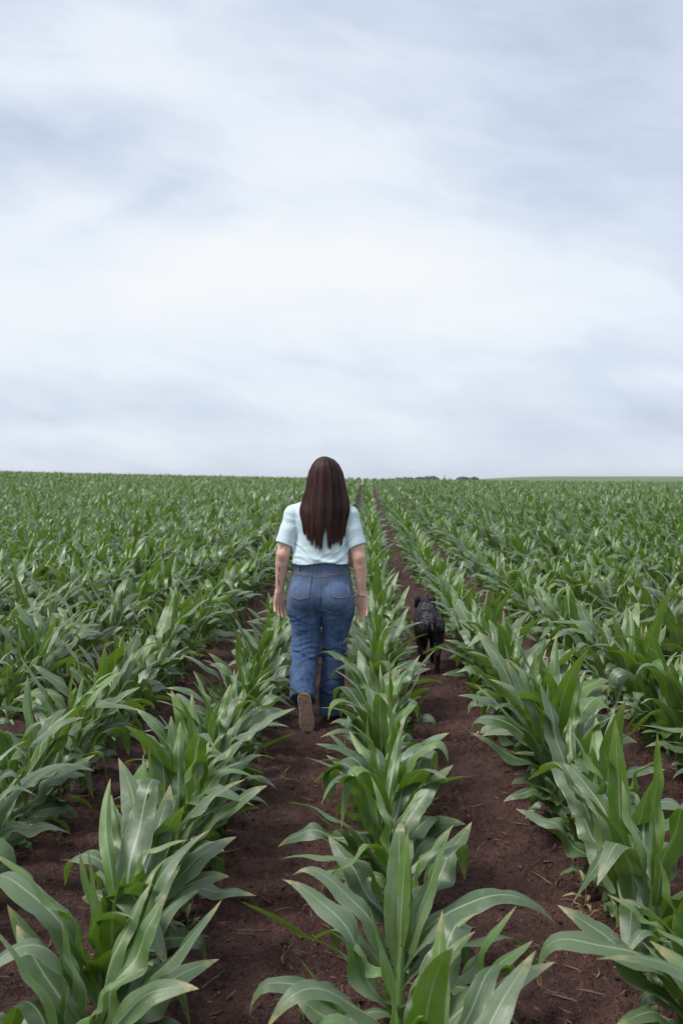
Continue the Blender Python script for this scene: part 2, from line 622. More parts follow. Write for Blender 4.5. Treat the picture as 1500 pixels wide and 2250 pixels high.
def plant_params(px, py, pz, scale, az0, n=10, rng=RNG):
    """arrays of plants -> leaf parameter arrays with n leaves each"""
    N = len(px)
    j = np.tile(np.arange(n), (N, 1)).astype(float)
    f = j / (n - 1)                      # 0 bottom leaf .. 1 innermost
    U = lambda a, b: rng.uniform(a, b, (N, n))
    s = scale[:, None] * np.ones((1, n))
    az = az0[:, None] + j * math.pi + U(-0.62, 0.62)
    L = (0.15 + 0.375 * np.sin(np.clip(f * 1.22, 0, 1) * math.pi * 0.62) ** 1.2) * U(0.86, 1.14)
    L = L * np.where(f > 0.86, 0.74, 1.0) * (1 - 0.16 * np.abs(np.cos(az)))
    W = (0.037 + 0.062 * np.sin(np.clip(f * 1.15 + 0.05, 0, 1) * math.pi * 0.75)) * U(0.85, 1.15)
    W = W * np.where(f > 0.86, 0.62, 1.0)
    t0 = R(56) * (1 - f) ** 1.05 + R(8) + U(-R(6), R(6))
    t1 = R(142) * (1 - f) + R(44) * f + U(-R(38), R(50))
    # the wind pushes the blades over
    al = np.cos(az - WIND)
    t1 = t1 + R(20) * al
    t0 = t0 + R(6) * al
    ang = np.arctan2(np.sin(WIND - az), np.cos(WIND - az))
    drift = np.clip(ang, -1.4, 1.4) * U(0.15, 0.7)
    p = U(0.9, 2.3)
    tk = U(0.38, 0.85)
    kink = np.where(rng.uniform(size=(N, n)) < 0.42, U(R(35), R(120)), 0) * (f < 0.86)
    z = pz[:, None] + (0.035 + 0.225 * f ** 1.1) * s
    off = 0.006 * s
    D = dict(L=L * s, W=W * s, t0=t0, t1=t1, az=az, drift=drift, p=p, tk=tk, kink=kink,
             wob=U(-0.26, 0.26), ph=U(0, 6.28), tw=U(-0.9, 0.9) * (0.5 + 0.8 * (1 - f)), tw0=U(-0.25, 0.25),
             fold=U(0.12, 0.40) + 0.55 * (f > 0.86), ruf=U(0.006, 0.019) * s, fr=U(10, 27),
             x=px[:, None] + off * np.cos(az), y=py[:, None] + off * np.sin(az), z=z,
             r=U(0, 1), w=np.where(f > 0.8, U(0.5, 1.0), np.where(U(0, 1) < 0.12, U(0.2, 0.7), 0.0)),
             pl=rng.uniform(0, 1, (N, 1)) * np.ones((1, n)))
    return {k: v.reshape(-1) for k, v in D.items()}


def tube(pts, rad, k=8, cap=True):
    pts = [Vector(p) for p in pts]
    V, Q = [], []
    up = Vector((0.13, 0.97, 0.2)).normalized()
    for i, p in enumerate(pts):
        d = (pts[min(i + 1, len(pts) - 1)] - pts[max(i - 1, 0)]).normalized()
        a = d.cross(up)
        if a.length < 1e-3:
            a = d.cross(Vector((1, 0, 0)))
        a.normalize()
        b = d.cross(a).normalized()
        r = rad[i] if hasattr(rad, '__len__') else rad
        for q in range(k):
            w = 2 * math.pi * q / k
            V.append(p + a * (r * math.cos(w)) + b * (r * math.sin(w)))
    for i in range(len(pts) - 1):
        for q in range(k):
            Q.append((i * k + q, i * k + (q + 1) % k, (i + 1) * k + (q + 1) % k, (i + 1) * k + q))
    return np.array([tuple(v) for v in V]), np.array(Q)


def merge(parts):
    V, Q, o = [], [], 0
    for v, q in parts:
        V.append(np.asarray(v)); Q.append(np.asarray(q) + o); o += len(v)
    return np.concatenate(V), np.concatenate(Q)


# --- where each plant stands -------------------------------------------------
TANH = 0.5 * 24 / 35


def screen(x, y, z):
    """pixel position in the 1500x2250 photograph"""
    c, s = math.cos(YAW), math.sin(YAW)
    X = c * x + s * y
    Y = -s * x + c * y
    Z = z - CAM_H
    cp, sp = math.cos(PITCH), math.sin(PITCH)
    dep = cp * Y - sp * Z
    up = sp * Y + cp * Z
    return 750 + 2187.5 * X / dep, 1125 - 2187.5 * up / dep, dep


spots = []       # (row index, x, y)
rr = np.random.default_rng(5)
kmax = 86
for k in range(-kmax, kmax + 1):
    xk = ROW0 + ROW * k
    y0 = 0.7 if abs(k) < 3 else max(0.7, (abs(xk) - 4.0) / 0.60)
    y = y0 + rr.uniform(0, 0.16)
    wav = rr.uniform(0, 6.28)
    while y < 108:
        ok = rr.uniform() > (0.05 + 0.10 * (vnoise(np.array([xk * 0.5]), np.array([y * 0.35]), 61)[0] > 0.45))
        if ok:
            spots.append((k, xk + rr.normal(0, 0.014 if y < 12 else 0.03) + 0.012 * math.sin(y * 0.9 + wav), y))
        sp = 0.165 if y < 30 else 0.19
        y += sp * rr.uniform(0.78, 1.25)
spots = [q for q in spots if not (q[0] == 0 and 2.44 < q[2] < 2.86)]
spots.append((0, 0.09, 2.67))       # the big plant in the near centre
S = np.array(spots)
sx_, sy_, dep_ = screen(S[:, 1], S[:, 2], 0.35)
px_b, py_b, db = screen(S[:, 1], S[:, 2], 0.0)
tx, ty, td = screen(S[:, 1], S[:, 2], 0.62)
inview = (dep_ > 1.2) & (sx_ > -230 / dep_ * 2.2) & (sx_ < 1500 + 230 / dep_ * 2.2) & (ty < 2250)
order = np.argsort(np.where(inview, dep_, 1e9))
HERO = order[:298]
hero = np.zeros(len(S), bool)
hero[HERO] = True

# keep the woman and the dog clear of plants standing in their lanes (lanes hold none)
WX, WY = -0.284 + 0.0, 6.34
DX, DY = 0.50, 7.70

ORD = ['first', 'second', 'third', 'fourth', 'fifth', 'sixth', 'seventh', 'eighth', 'ninth', 'tenth']


def ordinal(i):
    if i < 10:
        return ORD[i]
    n = i + 1
    suf = 'th' if 10 <= n % 100 <= 20 else {1: 'st', 2: 'nd', 3: 'rd'}.get(n % 10, 'th')
    return f'{n}{suf}'


def rowname(k):
    if k == 0:
        return 'the row between woman and dog'
    if k == -1:
        return "the row at the woman's left hand"
    if k == 1:
        return "the row on the dog's right side"
    if k < 0:
        return f'{ORD[-k - 1]} row left of the woman'
    return f'{ORD[k - 1]} row right of the dog'


def seg_counts(d):
    return (24, 6) if d < 5.5 else (16, 4)


def centre_plant():
    #        az   t0  t1   L     W     z     tw    kink tk   ruf    w    p
    rows = [(166, 24, 84, 0.43, 0.100, 0.15, 0.35, 60, 0.90, 0.007, 0.0, 1.6),
            (184, 50, 66, 0.50, 0.058, 0.10, -0.9, 0, 0.5, 0.006, 0.1, 1.0),
            (85, 5, 16, 0.41, 0.088, 0.17, 0.1, 150, 0.93, 0.005, 0.1, 1.5),
            (14, 30, 150, 0.56, 0.088, 0.17, -0.4, 0, 0.5, 0.007, 0.0, 1.25),
            (4, 38, 140, 0.52, 0.092, 0.12, 0.5, 35, 0.7, 0.010, 0.0, 1.1),
            (32, 20, 34, 0.42, 0.080, 0.16, 0.6, 0, 0.5, 0.004, 0.3, 1.3),
            (-14, 52, 168, 0.42, 0.074, 0.07, 0.2, 0, 0.5, 0.006, 0.0, 1.2),
            (60, 4, 14, 0.34, 0.050, 0.20, -0.2, 0, 0.5, 0.002, 1.0, 1.3),
            (150, 34, 112, 0.34, 0.075, 0.12, -0.5, 30, 0.6, 0.009, 0.0, 1.2),
            (205, 62, 135, 0.30, 0.055, 0.04, 0.3, 0, 0.5, 0.005, 0.2, 1.0)]
    A = np.array(rows, float)
    rg = np.random.default_rng(77)
    n = len(A)
    U = lambda a, b: rg.uniform(a, b, n)
    az = np.radians(A[:, 0])
    return dict(az=az, t0=np.radians(A[:, 1]), t1=np.radians(A[:, 2]), L=A[:, 3], W=A[:, 4], z=A[:, 5] + 0.03, tw=A[:, 6],
                kink=np.radians(A[:, 7]), tk=A[:, 8], ruf=A[:, 9], w=A[:, 10], p=A[:, 11], drift=U(-0.1, 0.15), wob=U(-0.1, 0.1), ph=U(0, 6.28),
                tw0=U(-0.1, 0.1), fold=U(0.15, 0.3), fr=U(12, 20), x=0.006 * np.cos(az), y=0.006 * np.sin(az), r=U(0.2, 1), pl=U(0.2, 0.3))


byrow = {}
for i in HERO:
    byrow.setdefault(int(S[i, 0]), []).append(i)
for k in sorted(byrow):
    idx = sorted(byrow[k], key=lambda q: S[q, 2])
    for num, i in enumerate(idx):
        x, y = S[i, 1], S[i, 2]
        z = gz(x, y) - 0.006
        rng = np.random.default_rng(1000 + int(i))
        sc = rng.uniform(0.86, 1.16) if rng.uniform() < 0.86 else rng.uniform(0.64, 0.86)
        if k in (1, 2) and y < 7:
            sc *= 1.12
        az0 = rng.normal(1.1 if rng.uniform() < 0.5 else 0.0, 0.6)
        n = int(rng.integers(10, 14))
        P = plant_params(np.array([0.0]), np.array([0.0]), np.array([0.0]), np.array([sc]), np.array([az0]), n, rng)
        if k == 0 and abs(y - 2.67) < 1e-6:
            P = centre_plant()
            sc = 1.0
        ns, nu = seg_counts(y)
        V, Q, uv, var = leaves(P, ns, nu)
        root = empty('corn_plant', (x, y, z))
        droop = float(np.mean(P['t1']))
        look = 'broad tall' if sc > 1.04 else ('small' if sc < 0.91 else ('drooping' if droop > R(103) else 'upright' if droop < R(93) else 'leafy'))
        tag(root, f'{look} corn plant, {ordinal(num)} from the camera in {rowname(k)}', 'corn plant', 'young corn plants standing in rows')
        mesh_np('foliage', V, Q, M_LEAF, root, uv, var)
        lean = rng.normal(0, 0.012, 2)
        h = 0.265 * sc
        pts = [(0, 0, -0.02), (0, 0, 0.02), (lean[0] * .3, lean[1] * .3, 0.1 * sc), (lean[0] * .6, lean[1] * .6, 0.2 * sc), (lean[0] * 0.8, lean[1] * 0.8, h)]
        a, q = tube(pts, [0.017 * sc, 0.0155 * sc, 0.0145 * sc, 0.013 * sc, 0.006], 8)
        mesh_np('stalk', a, q, M_STALK, root)

# the rest of the field: one body of corn
parts = []


def far_block(sel, ns, nu, nl, wide=1.0):
    x, y = S[sel, 1], S[sel, 2]
    z = terrain(x, y) + 0.004
    sc = RNG.uniform(0.78, 1.14, len(x)) * wide
    # patches of stronger and weaker growth
    sc = sc * (1 + 0.07 * vnoise(x * 0.25, y * 0.25, 21))
    P = plant_params(x, y, z, sc, RNG.normal(0, 0.6, len(x)) + np.where(RNG.uniform(size=len(x)) < np.where(y < 13, 0.5, 0.2), 1.1, 0.0), nl)
    P['W'] = P['W'] * wide
    return leaves(P, ns, nu)


rest = ~hero
dist = np.hypot(S[:, 1], S[:, 2])
sets = [far_block(rest & (dist < 16), 10, 2, 11), far_block(rest & (dist >= 16) & (dist < 34), 6, 2, 10, 1.06),
        far_block(rest & (dist >= 34), 4, 1, 9, 1.08)]
Vs, Qs, Us, As, o_ = [], [], [], [], 0
for v, q, u, a in sets:
    Vs.append(v); Qs.append(q + o_); Us.append(u); As.append(a); o_ += len(v)
# stalks of the nearer ones
sel = rest & (dist < 30)
x, y = S[sel, 1], S[sel, 2]
z = terrain(x, y)
ang = np.arange(4) * math.pi / 2
ring = np.stack([np.cos(ang), np.sin(ang)], -1)
lv = []
for hh, r_ in ((-0.02, 0.014), (0.25, 0.010)):
    lv.append(np.stack([x[:, None] + ring[None, :, 0] * r_, y[:, None] + ring[None, :, 1] * r_, (z + hh)[:, None] + 0 * ring[None, :, 0]], -1))
sv = np.stack(lv, 1).reshape(-1, 3)
I = np.arange(len(x) * 8).reshape(-1, 2, 4) + o_
sq = np.stack([I[:, 0, :], np.roll(I[:, 0, :], -1, 1), np.roll(I[:, 1, :], -1, 1), I[:, 1, :]], -1).reshape(-1, 4)
Vs.append(sv); Qs.append(sq); Us.append(np.full((len(sv), 2), 0.3)); As.append(np.tile([0.5, 0.3, 0.2], (len(sv), 1)))
o = mesh_np('corn_field', np.concatenate(Vs), np.concatenate(Qs), M_LEAFFAR, None, np.concatenate(Us), np.concatenate(As))
tag(o, 'green rows of young corn reaching back to the horizon', 'corn field', kind='stuff')

# ------------------------------------------------------------------ litter on the soil
M_STRAW = simple('crop_straw', (0.16, 0.088, 0.065), 0.8, 0.5, 30, 0.3)


def litter():
    rg = np.random.default_rng(3)
    parts = []
    n = 5200
    for i in range(n):
        y = 2.3 + 14 * rg.uniform() ** 1.7
        hw = 0.36 * y + 0.5
        x = rg.uniform(-hw, hw)
        if rg.uniform() < 0.35:     # gather against the rows
            k = round((x - ROW0) / ROW)
            x = ROW0 + ROW * k + rg.normal(0, 0.09)
        L = rg.uniform(0.008, 0.032) if rg.uniform() < 0.85 else rg.uniform(0.035, 0.085)
        r = rg.uniform(0.0011, 0.0040) if L < 0.035 else rg.uniform(0.0016, 0.0038)
        a = rg.uniform(0, math.pi)
        c, s = math.cos(a), math.sin(a)
        bend = rg.uniform(-0.3, 0.3) * L
        z = gz(x, y) + r * 0.7
        tilt = rg.uniform(-0.18, 0.25) * L
        pts = [(x - c * L, y - s * L, z), (x - s * bend, y + c * bend, z + abs(tilt) * 0.3), (x + c * L, y + s * L, z + tilt * 0.5)]
        parts.append(tube(pts, [r, r * rg.uniform(0.8, 1.5), r * 0.6], 4))
    V, Q = merge(parts)
    o = mesh_np('crop_litter', V, Q, M_STRAW, smooth=False)
    tag(o, 'bits of dry straw and stalk scattered over the soil', 'crop litter', kind='stuff')


litter()


def clods():
    rg = np.random.default_rng(4)
    import bmesh
    bm = bmesh.new()
    bmesh.ops.create_icosphere(bm, subdivisions=2, radius=1)
    bv = np.array([v.co[:] for v in bm.verts])
    bf = np.array([[v.index for v in f.verts] for f in bm.faces])
    bm.free()
    V, Q, o = [], [], 0
    sp = []
    for i in range(4200):
        y = 2.3 + 11 * rg.uniform() ** 1.5
        hw = 0.36 * y + 0.4
        x = rg.uniform(-hw, hw)
        if rg.uniform() < 0.45:
            k = round((x - ROW0) / ROW)
            x = ROW0 + ROW * k + rg.normal(0, 0.11)
        sp.append((x, y, rg.uniform(0.003, 0.010) if rg.uniform() < 0.93 else rg.uniform(0.010, 0.018)))
    sp += [(-0.43, 4.52, 0.022), (-0.455, 4.36, 0.013)]
    for x, y, r in sp:
        sc = rg.uniform(0.7, 1.3, 3) * r
        sc[2] *= 0.6
        nz = 1 + 0.28 * vnoise(bv[:, 0] * 1.9 + x * 50, bv[:, 1] * 1.9 + y * 50, 7, bv[:, 2] * 1.9)
        v = bv * nz[:, None] * sc
        v = v + np.array([x, y, gz(x, y) + r * 0.1])
        V.append(v); Q.append(bf + o); o += len(v)
    ob = mesh_np('soil_clods', np.concatenate(V), np.concatenate(Q), M_SOIL, smooth=False)
    tag(ob, 'dark crumbs and clods of soil lying between the rows', 'soil clods', kind='stuff')


clods()

# small weeds
M_WEED = simple('weed_leaf', (0.16, 0.20, 0.06), 0.6, 0.3, 60, 0.1)
M_DRY = simple('dry_leaf', (0.24, 0.17, 0.08), 0.7, 0.35, 60, 0.1)


def weed(x, y, h, nleaf, label, dry=False, seed=0):
    rg = np.random.default_rng(seed)
    N = nleaf
    U = lambda a, b: rg.uniform(a, b, N)
    lv = np.arange(N) / max(1, N - 1)
    P = dict(L=U(0.5, 0.9) * h * 0.75, W=U(0.18, 0.28) * h * 0.5, t0=U(R(35), R(60)), t1=U(R(80), R(130)),
             az=np.arange(N) * 2.4 + U(-.3, .3), drift=U(-.5, .5), p=U(1, 2), tk=U(.4, .8), kink=U(0, 0.8) * (1 if dry else 0.3),
             wob=U(-.2, .2), ph=U(0, 6), tw=U(-1, 1), tw0=U(-.2, .2), fold=U(.2, .5), ruf=U(.001, .003), fr=U(12, 24),
             x=np.zeros(N), y=np.zeros(N), z=h * (0.25 + 0.7 * lv), r=U(0, 1), w=U(0, .5), pl=U(0, 1))
    V, Q, uv, var = leaves(P, 10, 2)
    root = empty('weed', (x, y, gz(x, y) - 0.004))
    tag(root, label, 'weed', 'small weeds on the bare soil')
    mesh_np('foliage', V, Q, M_DRY if dry else M_WEED, root, uv, var)
    a, q = tube([(0, 0, -0.01), (0.003, 0, h * 0.5), (0, 0.004, h)], [0.003, 0.0025, 0.0012], 6)
    mesh_np('stem', a, q, M_DRY if dry else M_WEED, root)


def at(px, py, zz=0.0):
    """ground point seen at a photograph pixel"""
    dx, dy = (px - 750) / 2187.5, (1125 - py) / 2187.5
    cp, sp = math.cos(PITCH), math.sin(PITCH)
    Y = cp + sp * dy
    Z = -sp + cp * dy
    X = dx
    t_ = (zz - CAM_H) / Z
    X, Y = X * t_, Y * t_
    c, s = math.cos(YAW), math.sin(YAW)
    return X * c - Y * s, X * s + Y * c


wlist = [
    (1285, 2060, 0.15, 7, 'withered brown weed standing beside the near right corn row', True),
    (412, 2110, 0.12, 7, 'pale green weed standing on the soil by the near left row', False),
    (585, 1925, 0.03, 5, 'tiny yellowish sprig lying in the middle of the woman\'s path', True),
    (130, 1875, 0.06, 5, 'thin green seedling on the soil at the left picture edge', False),
    (625, 1730, 0.06, 4, 'tiny seedling left of centre on the path behind the woman', False),
    (915, 1505, 0.07, 6, 'yellow green weed on the soil just behind the dog', False),
    (1000, 1500, 0.06, 5, 'reddish dry weed on the soil behind and right of the dog', True),
    (395, 1500, 0.07, 6, 'light green weed between the two rows left of the woman', False),
    (665, 2240, 0.05, 5, 'wisp of green weed at the bottom edge of the path', False),
]
for i, (px, py, h, nl, lab, dry) in enumerate(wlist):
    wx, wy = at(px, py)
    weed(wx, wy, h, nl, lab, dry, 40 + i)

# ------------------------------------------------------------------ implicit surfaces


class Field:
    def __init__(self, lo, hi, h):
        self.h = h
        self.lo = np.array(lo, float)
        n = np.ceil((np.array(hi) - self.lo) / h).astype(int) + 1
        self.ax = [self.lo[i] + h * np.arange(n[i]) for i in range(3)]
        self.F = np.full(n, 1.0, np.float32)

    def region(self, lo, hi):
        sl = []
        for i in range(3):
            a = int(np.clip(math.floor((lo[i] - self.lo[i]) / self.h), 0, len(self.ax[i]) - 1))
            b = int(np.clip(math.ceil((hi[i] - self.lo[i]) / self.h) + 1, a + 1, len(self.ax[i])))
            sl.append(slice(a, b))
        X = self.ax[0][sl[0]][:, None, None]
        Y = self.ax[1][sl[1]][None, :, None]
        Z = self.ax[2][sl[2]][None, None, :]
        return tuple(sl), X, Y, Z

    def add(self, sl, d, k):
        a = self.F[sl]
        if k <= 0:
            self.F[sl] = np.minimum(a, d)
        else:
            hh = np.clip(0.5 + 0.5 * (a - d) / k, 0, 1)
            self.F[sl] = a * (1 - hh) + d * hh - k * hh * (1 - hh)

    def cone(self, a, b, ra, rb, k=0.02, sub=False):
        a = np.array(a, float); b = np.array(b, float)
        m = max(ra, rb) + k + 3 * self.h
        sl, X, Y, Z = self.region(np.minimum(a, b) - m, np.maximum(a, b) + m)
        ab = b - a
        L2 = float(ab @ ab) + 1e-9
        t = np.clip(((X - a[0]) * ab[0] + (Y - a[1]) * ab[1] + (Z - a[2]) * ab[2]) / L2, 0, 1)
        d = np.sqrt((X - a[0] - t * ab[0]) ** 2 + (Y - a[1] - t * ab[1]) ** 2 + (Z - a[2] - t * ab[2]) ** 2) - (ra + (rb - ra) * t)
        if sub:
            self.F[sl] = np.maximum(self.F[sl], -d)
        else:
            self.add(sl, d, k)

    def chain(self, pts, rad, k=0.02):
        for i in range(len(pts) - 1):
            self.cone(pts[i], pts[i + 1], rad[i], rad[i + 1], k)

    def ell(self, c, r, k=0.02, rot=None, sub=False):
        c = np.array(c, float)
        m = max(r) + k + 3 * self.h
        sl, X, Y, Z = self.region(c - m, c + m)
        P = [X - c[0], Y - c[1], Z - c[2]]
        if rot is not None:
            Mx = rot
            P = [Mx[i][0] * P[0] + Mx[i][1] * P[1] + Mx[i][2] * P[2] for i in range(3)]
        q = np.sqrt((P[0] / r[0]) ** 2 + (P[1] / r[1]) ** 2 + (P[2] / r[2]) ** 2)
        d = (q - 1) * min(r) * (0.4 + 0.6)
        if sub:
            self.F[sl] = np.maximum(self.F[sl], -d)
        else:
            self.add(sl, d, k)

    def loft(self, keys, k=0.02, power=2.3, disp=None):
        """keys: (z, cx, cy, a, b) rows ; elliptical column"""
        K = np.array(sorted(keys), float)
        z = self.ax[2]
        inside = (z >= K[0, 0]) & (z <= K[-1, 0])
        # smooth interpolation of the keys (cubic via repeated averaging)
        zz = np.linspace(K[0, 0], K[-1, 0], 400)
        cols = []
        for c in range(1, 5):
            v = np.interp(zz, K[:, 0], K[:, c])
            for _ in range(3):
                pad = np.pad(v, 9, mode='reflect', reflect_type='odd')
                v = np.convolve(pad, np.ones(19) / 19, 'valid')
            cols.append(np.interp(z, zz, v))
        cx, cy, a, b = [c[None, None, :] for c in cols]
        X = self.ax[0][:, None, None]; Y = self.ax[1][None, :, None]; Z = z[None, None, :]
        q = (np.abs((X - cx) / a) ** power + np.abs((Y - cy) / b) ** power) ** (1 / power)
        d = (q - 1) * np.minimum(a, b)
        over = np.maximum(K[0, 0] - Z, Z - K[-1, 0])
        d = np.maximum(d, over)
        if disp is not None:
            d = d + disp(X, Y, Z)
        m = (slice(None),) * 3
        self.add(m, d.astype(np.float32), k)

    def mesh(self):
        F = self.F
        h = self.h
        S_ = F < 0
        c = [S_[i:i + F.shape[0] - 1, j:j + F.shape[1] - 1, k:k + F.shape[2] - 1] for i in (0, 1) for j in (0, 1) for k in (0, 1)]
        cnt = sum(q.astype(np.int8) for q in c)
        act = (cnt > 0) & (cnt < 8)
        ci = np.argwhere(act)
        idx = np.full(act.shape, -1, np.int64)
        idx[tuple(ci.T)] = np.arange(len(ci))
        corners = [(i, j, k) for i in (0, 1) for j in (0, 1) for k in (0, 1)]
        val = np.stack([F[ci[:, 0] + a, ci[:, 1] + b, ci[:, 2] + d] for a, b, d in corners], 1)
        acc = np.zeros((len(ci), 3)); num = np.zeros(len(ci))
        for e0 in range(8):
            for e1 in range(e0 + 1, 8):
                p0, p1 = np.array(corners[e0]), np.array(corners[e1])
                if abs(p0 - p1).sum() != 1:
                    continue
                v0, v1 = val[:, e0], val[:, e1]
                x = (v0 < 0) != (v1 < 0)
                t = np.where(x, v0 / np.where(x, v0 - v1, 1), 0)
                acc += np.where(x[:, None], p0 + (p1 - p0) * t[:, None], 0)
                num += x
        V = self.lo + (ci + acc / num[:, None]) * h
        Q = []
        sh = S_.shape
        for axn in range(3):
            sl0 = [slice(1, -1)] * 3; sl1 = [slice(1, -1)] * 3
            sl0[axn] = slice(0, -1); sl1[axn] = slice(1, None)
            a, b = S_[tuple(sl0)], S_[tuple(sl1)]
            for flip, mask in ((False, a & ~b), (True, ~a & b)):
                e = np.argwhere(mask)
                off = np.array([1, 1, 1]); off[axn] = 0
                e = e + off
                u, v = (axn + 1) % 3, (axn + 2) % 3
                du = np.zeros(3, int); du[u] = 1
                dv = np.zeros(3, int); dv[v] = 1
                q = [e - du - dv, e - dv, e, e - du]
                q = np.stack([idx[tuple(w.T)] for w in q], 1)
                if flip:
                    q = q[:, ::-1]
                Q.append(q)
        Q = np.concatenate(Q)
        Q = Q[(Q >= 0).all(1)]
        return V, Q


def relax(V, Q, it=2, lam=0.5):
    for _ in range(it):
        acc = np.zeros_like(V); n = np.zeros(len(V))
        for a, b in ((0, 1), (1, 2), (2, 3), (3, 0)):
            np.add.at(acc, Q[:, a], V[Q[:, b]]); np.add.at(n, Q[:, a], 1)
            np.add.at(acc, Q[:, b], V[Q[:, a]]); np.add.at(n, Q[:, b], 1)
        V = V + lam * (acc / np.maximum(n, 1)[:, None] - V)
    return V


# ------------------------------------------------------------------ the woman
def make_skin():
    m, t, b = mat('skin')
    g = t.new('ShaderNodeTexCoord').outputs['Object']
    n = t.noise(g, 25, 4, 0.6)
    c = t.mix(t.maprange(n, 0.3, 0.7), (0.66, 0.365, 0.270), (0.76, 0.47, 0.375))
    t.put(b.inputs['Base Color'], c)
    b.inputs['Roughness'].default_value = 0.5
    b.inputs['Subsurface Weight'].default_value = 0.08
    b.inputs['Subsurface Radius'].default_value = (0.01, 0.004, 0.002)
    bump(t, b, n, 0.15, 0.003)
    return m


def make_denim():
    m, t, b = mat('denim')
    g = t.new('ShaderNodeTexCoord').outputs['Object']
    x, y, z = t.sep(g)
    n = t.noise(g, 7, 4, 0.6)
    tw = t.noise(t.comb(t.math('MULTIPLY', x, 260), t.math('MULTIPLY', y, 260), t.math('MULTIPLY', z, 60)), 1.0, 3, 0.7)
    st = t.noise(t.comb(t.math('MULTIPLY', x, 60), t.math('MULTIPLY', y, 60), t.math('MULTIPLY', z, 6)), 1.0, 4, 0.6)
    c = t.mix(t.maprange(n, 0.35, 0.68), (0.022, 0.048, 0.125), (0.108, 0.168, 0.300))
    c = t.mix(t.maprange(st, 0.4, 0.7, 0, 0.45), c, (0.13, 0.20, 0.36))
    c = t.mix(t.maprange(tw, 0.45, 0.7, 0, 0.35), c, (0.025, 0.05, 0.13))
    # worn paler seat and upper thighs
    wz = t.maprange(z, 0.62, 0.82, 0, 1, True)
    c = t.mix(t.math('MULTIPLY', wz, 0.30), c, (0.19, 0.25, 0.36))
    t.put(b.inputs['Base Color'], c)
    b.inputs['Roughness'].default_value = 0.85
    b.inputs['Specular IOR Level'].default_value = 0.12
    b.inputs['Sheen Weight'].default_value = 0.05
    h = t.math('ADD', t.math('MULTIPLY', tw, 0.5), t.math('MULTIPLY', t.noise(g, 38, 4, 0.6), 1.5))
    bump(t, b, h, 0.4, 0.006)
    return m


def make_shirt():
    m, t, b = mat('shirt_cotton')
    g = t.new('ShaderNodeTexCoord').outputs['Object']
    n = t.noise(g, 16, 4, 0.6, 0.4)
    n2 = t.noise(g, 300, 2, 0.5)
    c = t.mix(t.maprange(n, 0.3, 0.7), (0.620, 0.750, 0.795), (0.665, 0.785, 0.822))
    t.put(b.inputs['Base Color'], c)
    b.inputs['Roughness'].default_value = 0.9
    b.inputs['Specular IOR Level'].default_value = 0.2
    bump(t, b, t.math('ADD', t.math('MULTIPLY', n, 2.0), t.math('MULTIPLY', n2, 0.2)), 0.35, 0.008)
    return m


def make_hair():
    m, t, b = mat('dark_hair')
    at_ = t.new('ShaderNodeAttribute', attribute_name='var')
    r, w, pl = t.sep(at_.outputs['Color'])
    c = t.mix(r, (0.005, 0.0027, 0.0034), (0.072, 0.029, 0.025))  # strand tones vary; shine streaks are put into the lighter strands' colour
    c = t.mix(w, c, (0.115, 0.048, 0.030))
    t.put(b.inputs['Base Color'], c)
    b.inputs['Roughness'].default_value = 0.5
    b.inputs['Specular IOR Level'].default_value = 0.18
    return m


M_SKIN = make_skin()
M_DENIM = make_denim()
M_SHIRT = make_shirt()
M_HAIR = make_hair()
M_THREAD = simple('seam_thread', (0.27, 0.17, 0.10), 0.8, 0.2, 200, 0.0)
M_SEAM = simple('seam_dark', (0.028, 0.05, 0.12), 0.9, 0.2, 200, 0.0)
M_INK = simple('tattoo_ink', (0.035, 0.035, 0.045), 0.6, 0.1, 100, 0.0)
M_SOLE = simple('rubber_sole', (0.135, 0.092, 0.065), 0.85, 0.35, 60, 0.5, 0.004)
M_SOLERIM = simple('sole_rim', (0.30, 0.225, 0.165), 0.8, 0.2, 60, 0.2)
M_UPPER = simple('dark_shoe_leather', (0.030, 0.030, 0.042), 0.6, 0.2, 60, 0.2)
M_BAND = simple('bracelet_cord', (0.08, 0.035, 0.02), 0.6, 0.2, 100, 0.0)
M_EYE = simple('eye_white', (0.7, 0.68, 0.65), 0.2, 0.05, 10, 0.0)

woman = empty('person', (WX, WY, 0.0))
tag(woman, 'woman in pale blue t-shirt and jeans walking away with long dark hair', 'person')
gw0 = gz(WX + 0.07, WY)

SHL, ELL, WRL = (-0.172, -0.045, 1.308), (-0.236, -0.090, 1.055), (-0.262, -0.040, 0.815)
SHR, ELR, WRR = (0.182, -0.045, 1.300), (0.243, -0.085, 1.035), (0.262, -0.065, 0.795)
HEAD = (0.028, -0.02, 1.555)
ANK_R = (0.062, 0.0, 0.09)
ANK_L = (-0.095, -0.285, 0.215)
KN_R = (0.088, 0.03, 0.48)
KN_L = (-0.095, -0.02, 0.47)
HIP_L, HIP_R = (-0.095, -0.06, 0.86), (0.095, -0.05, 0.86)


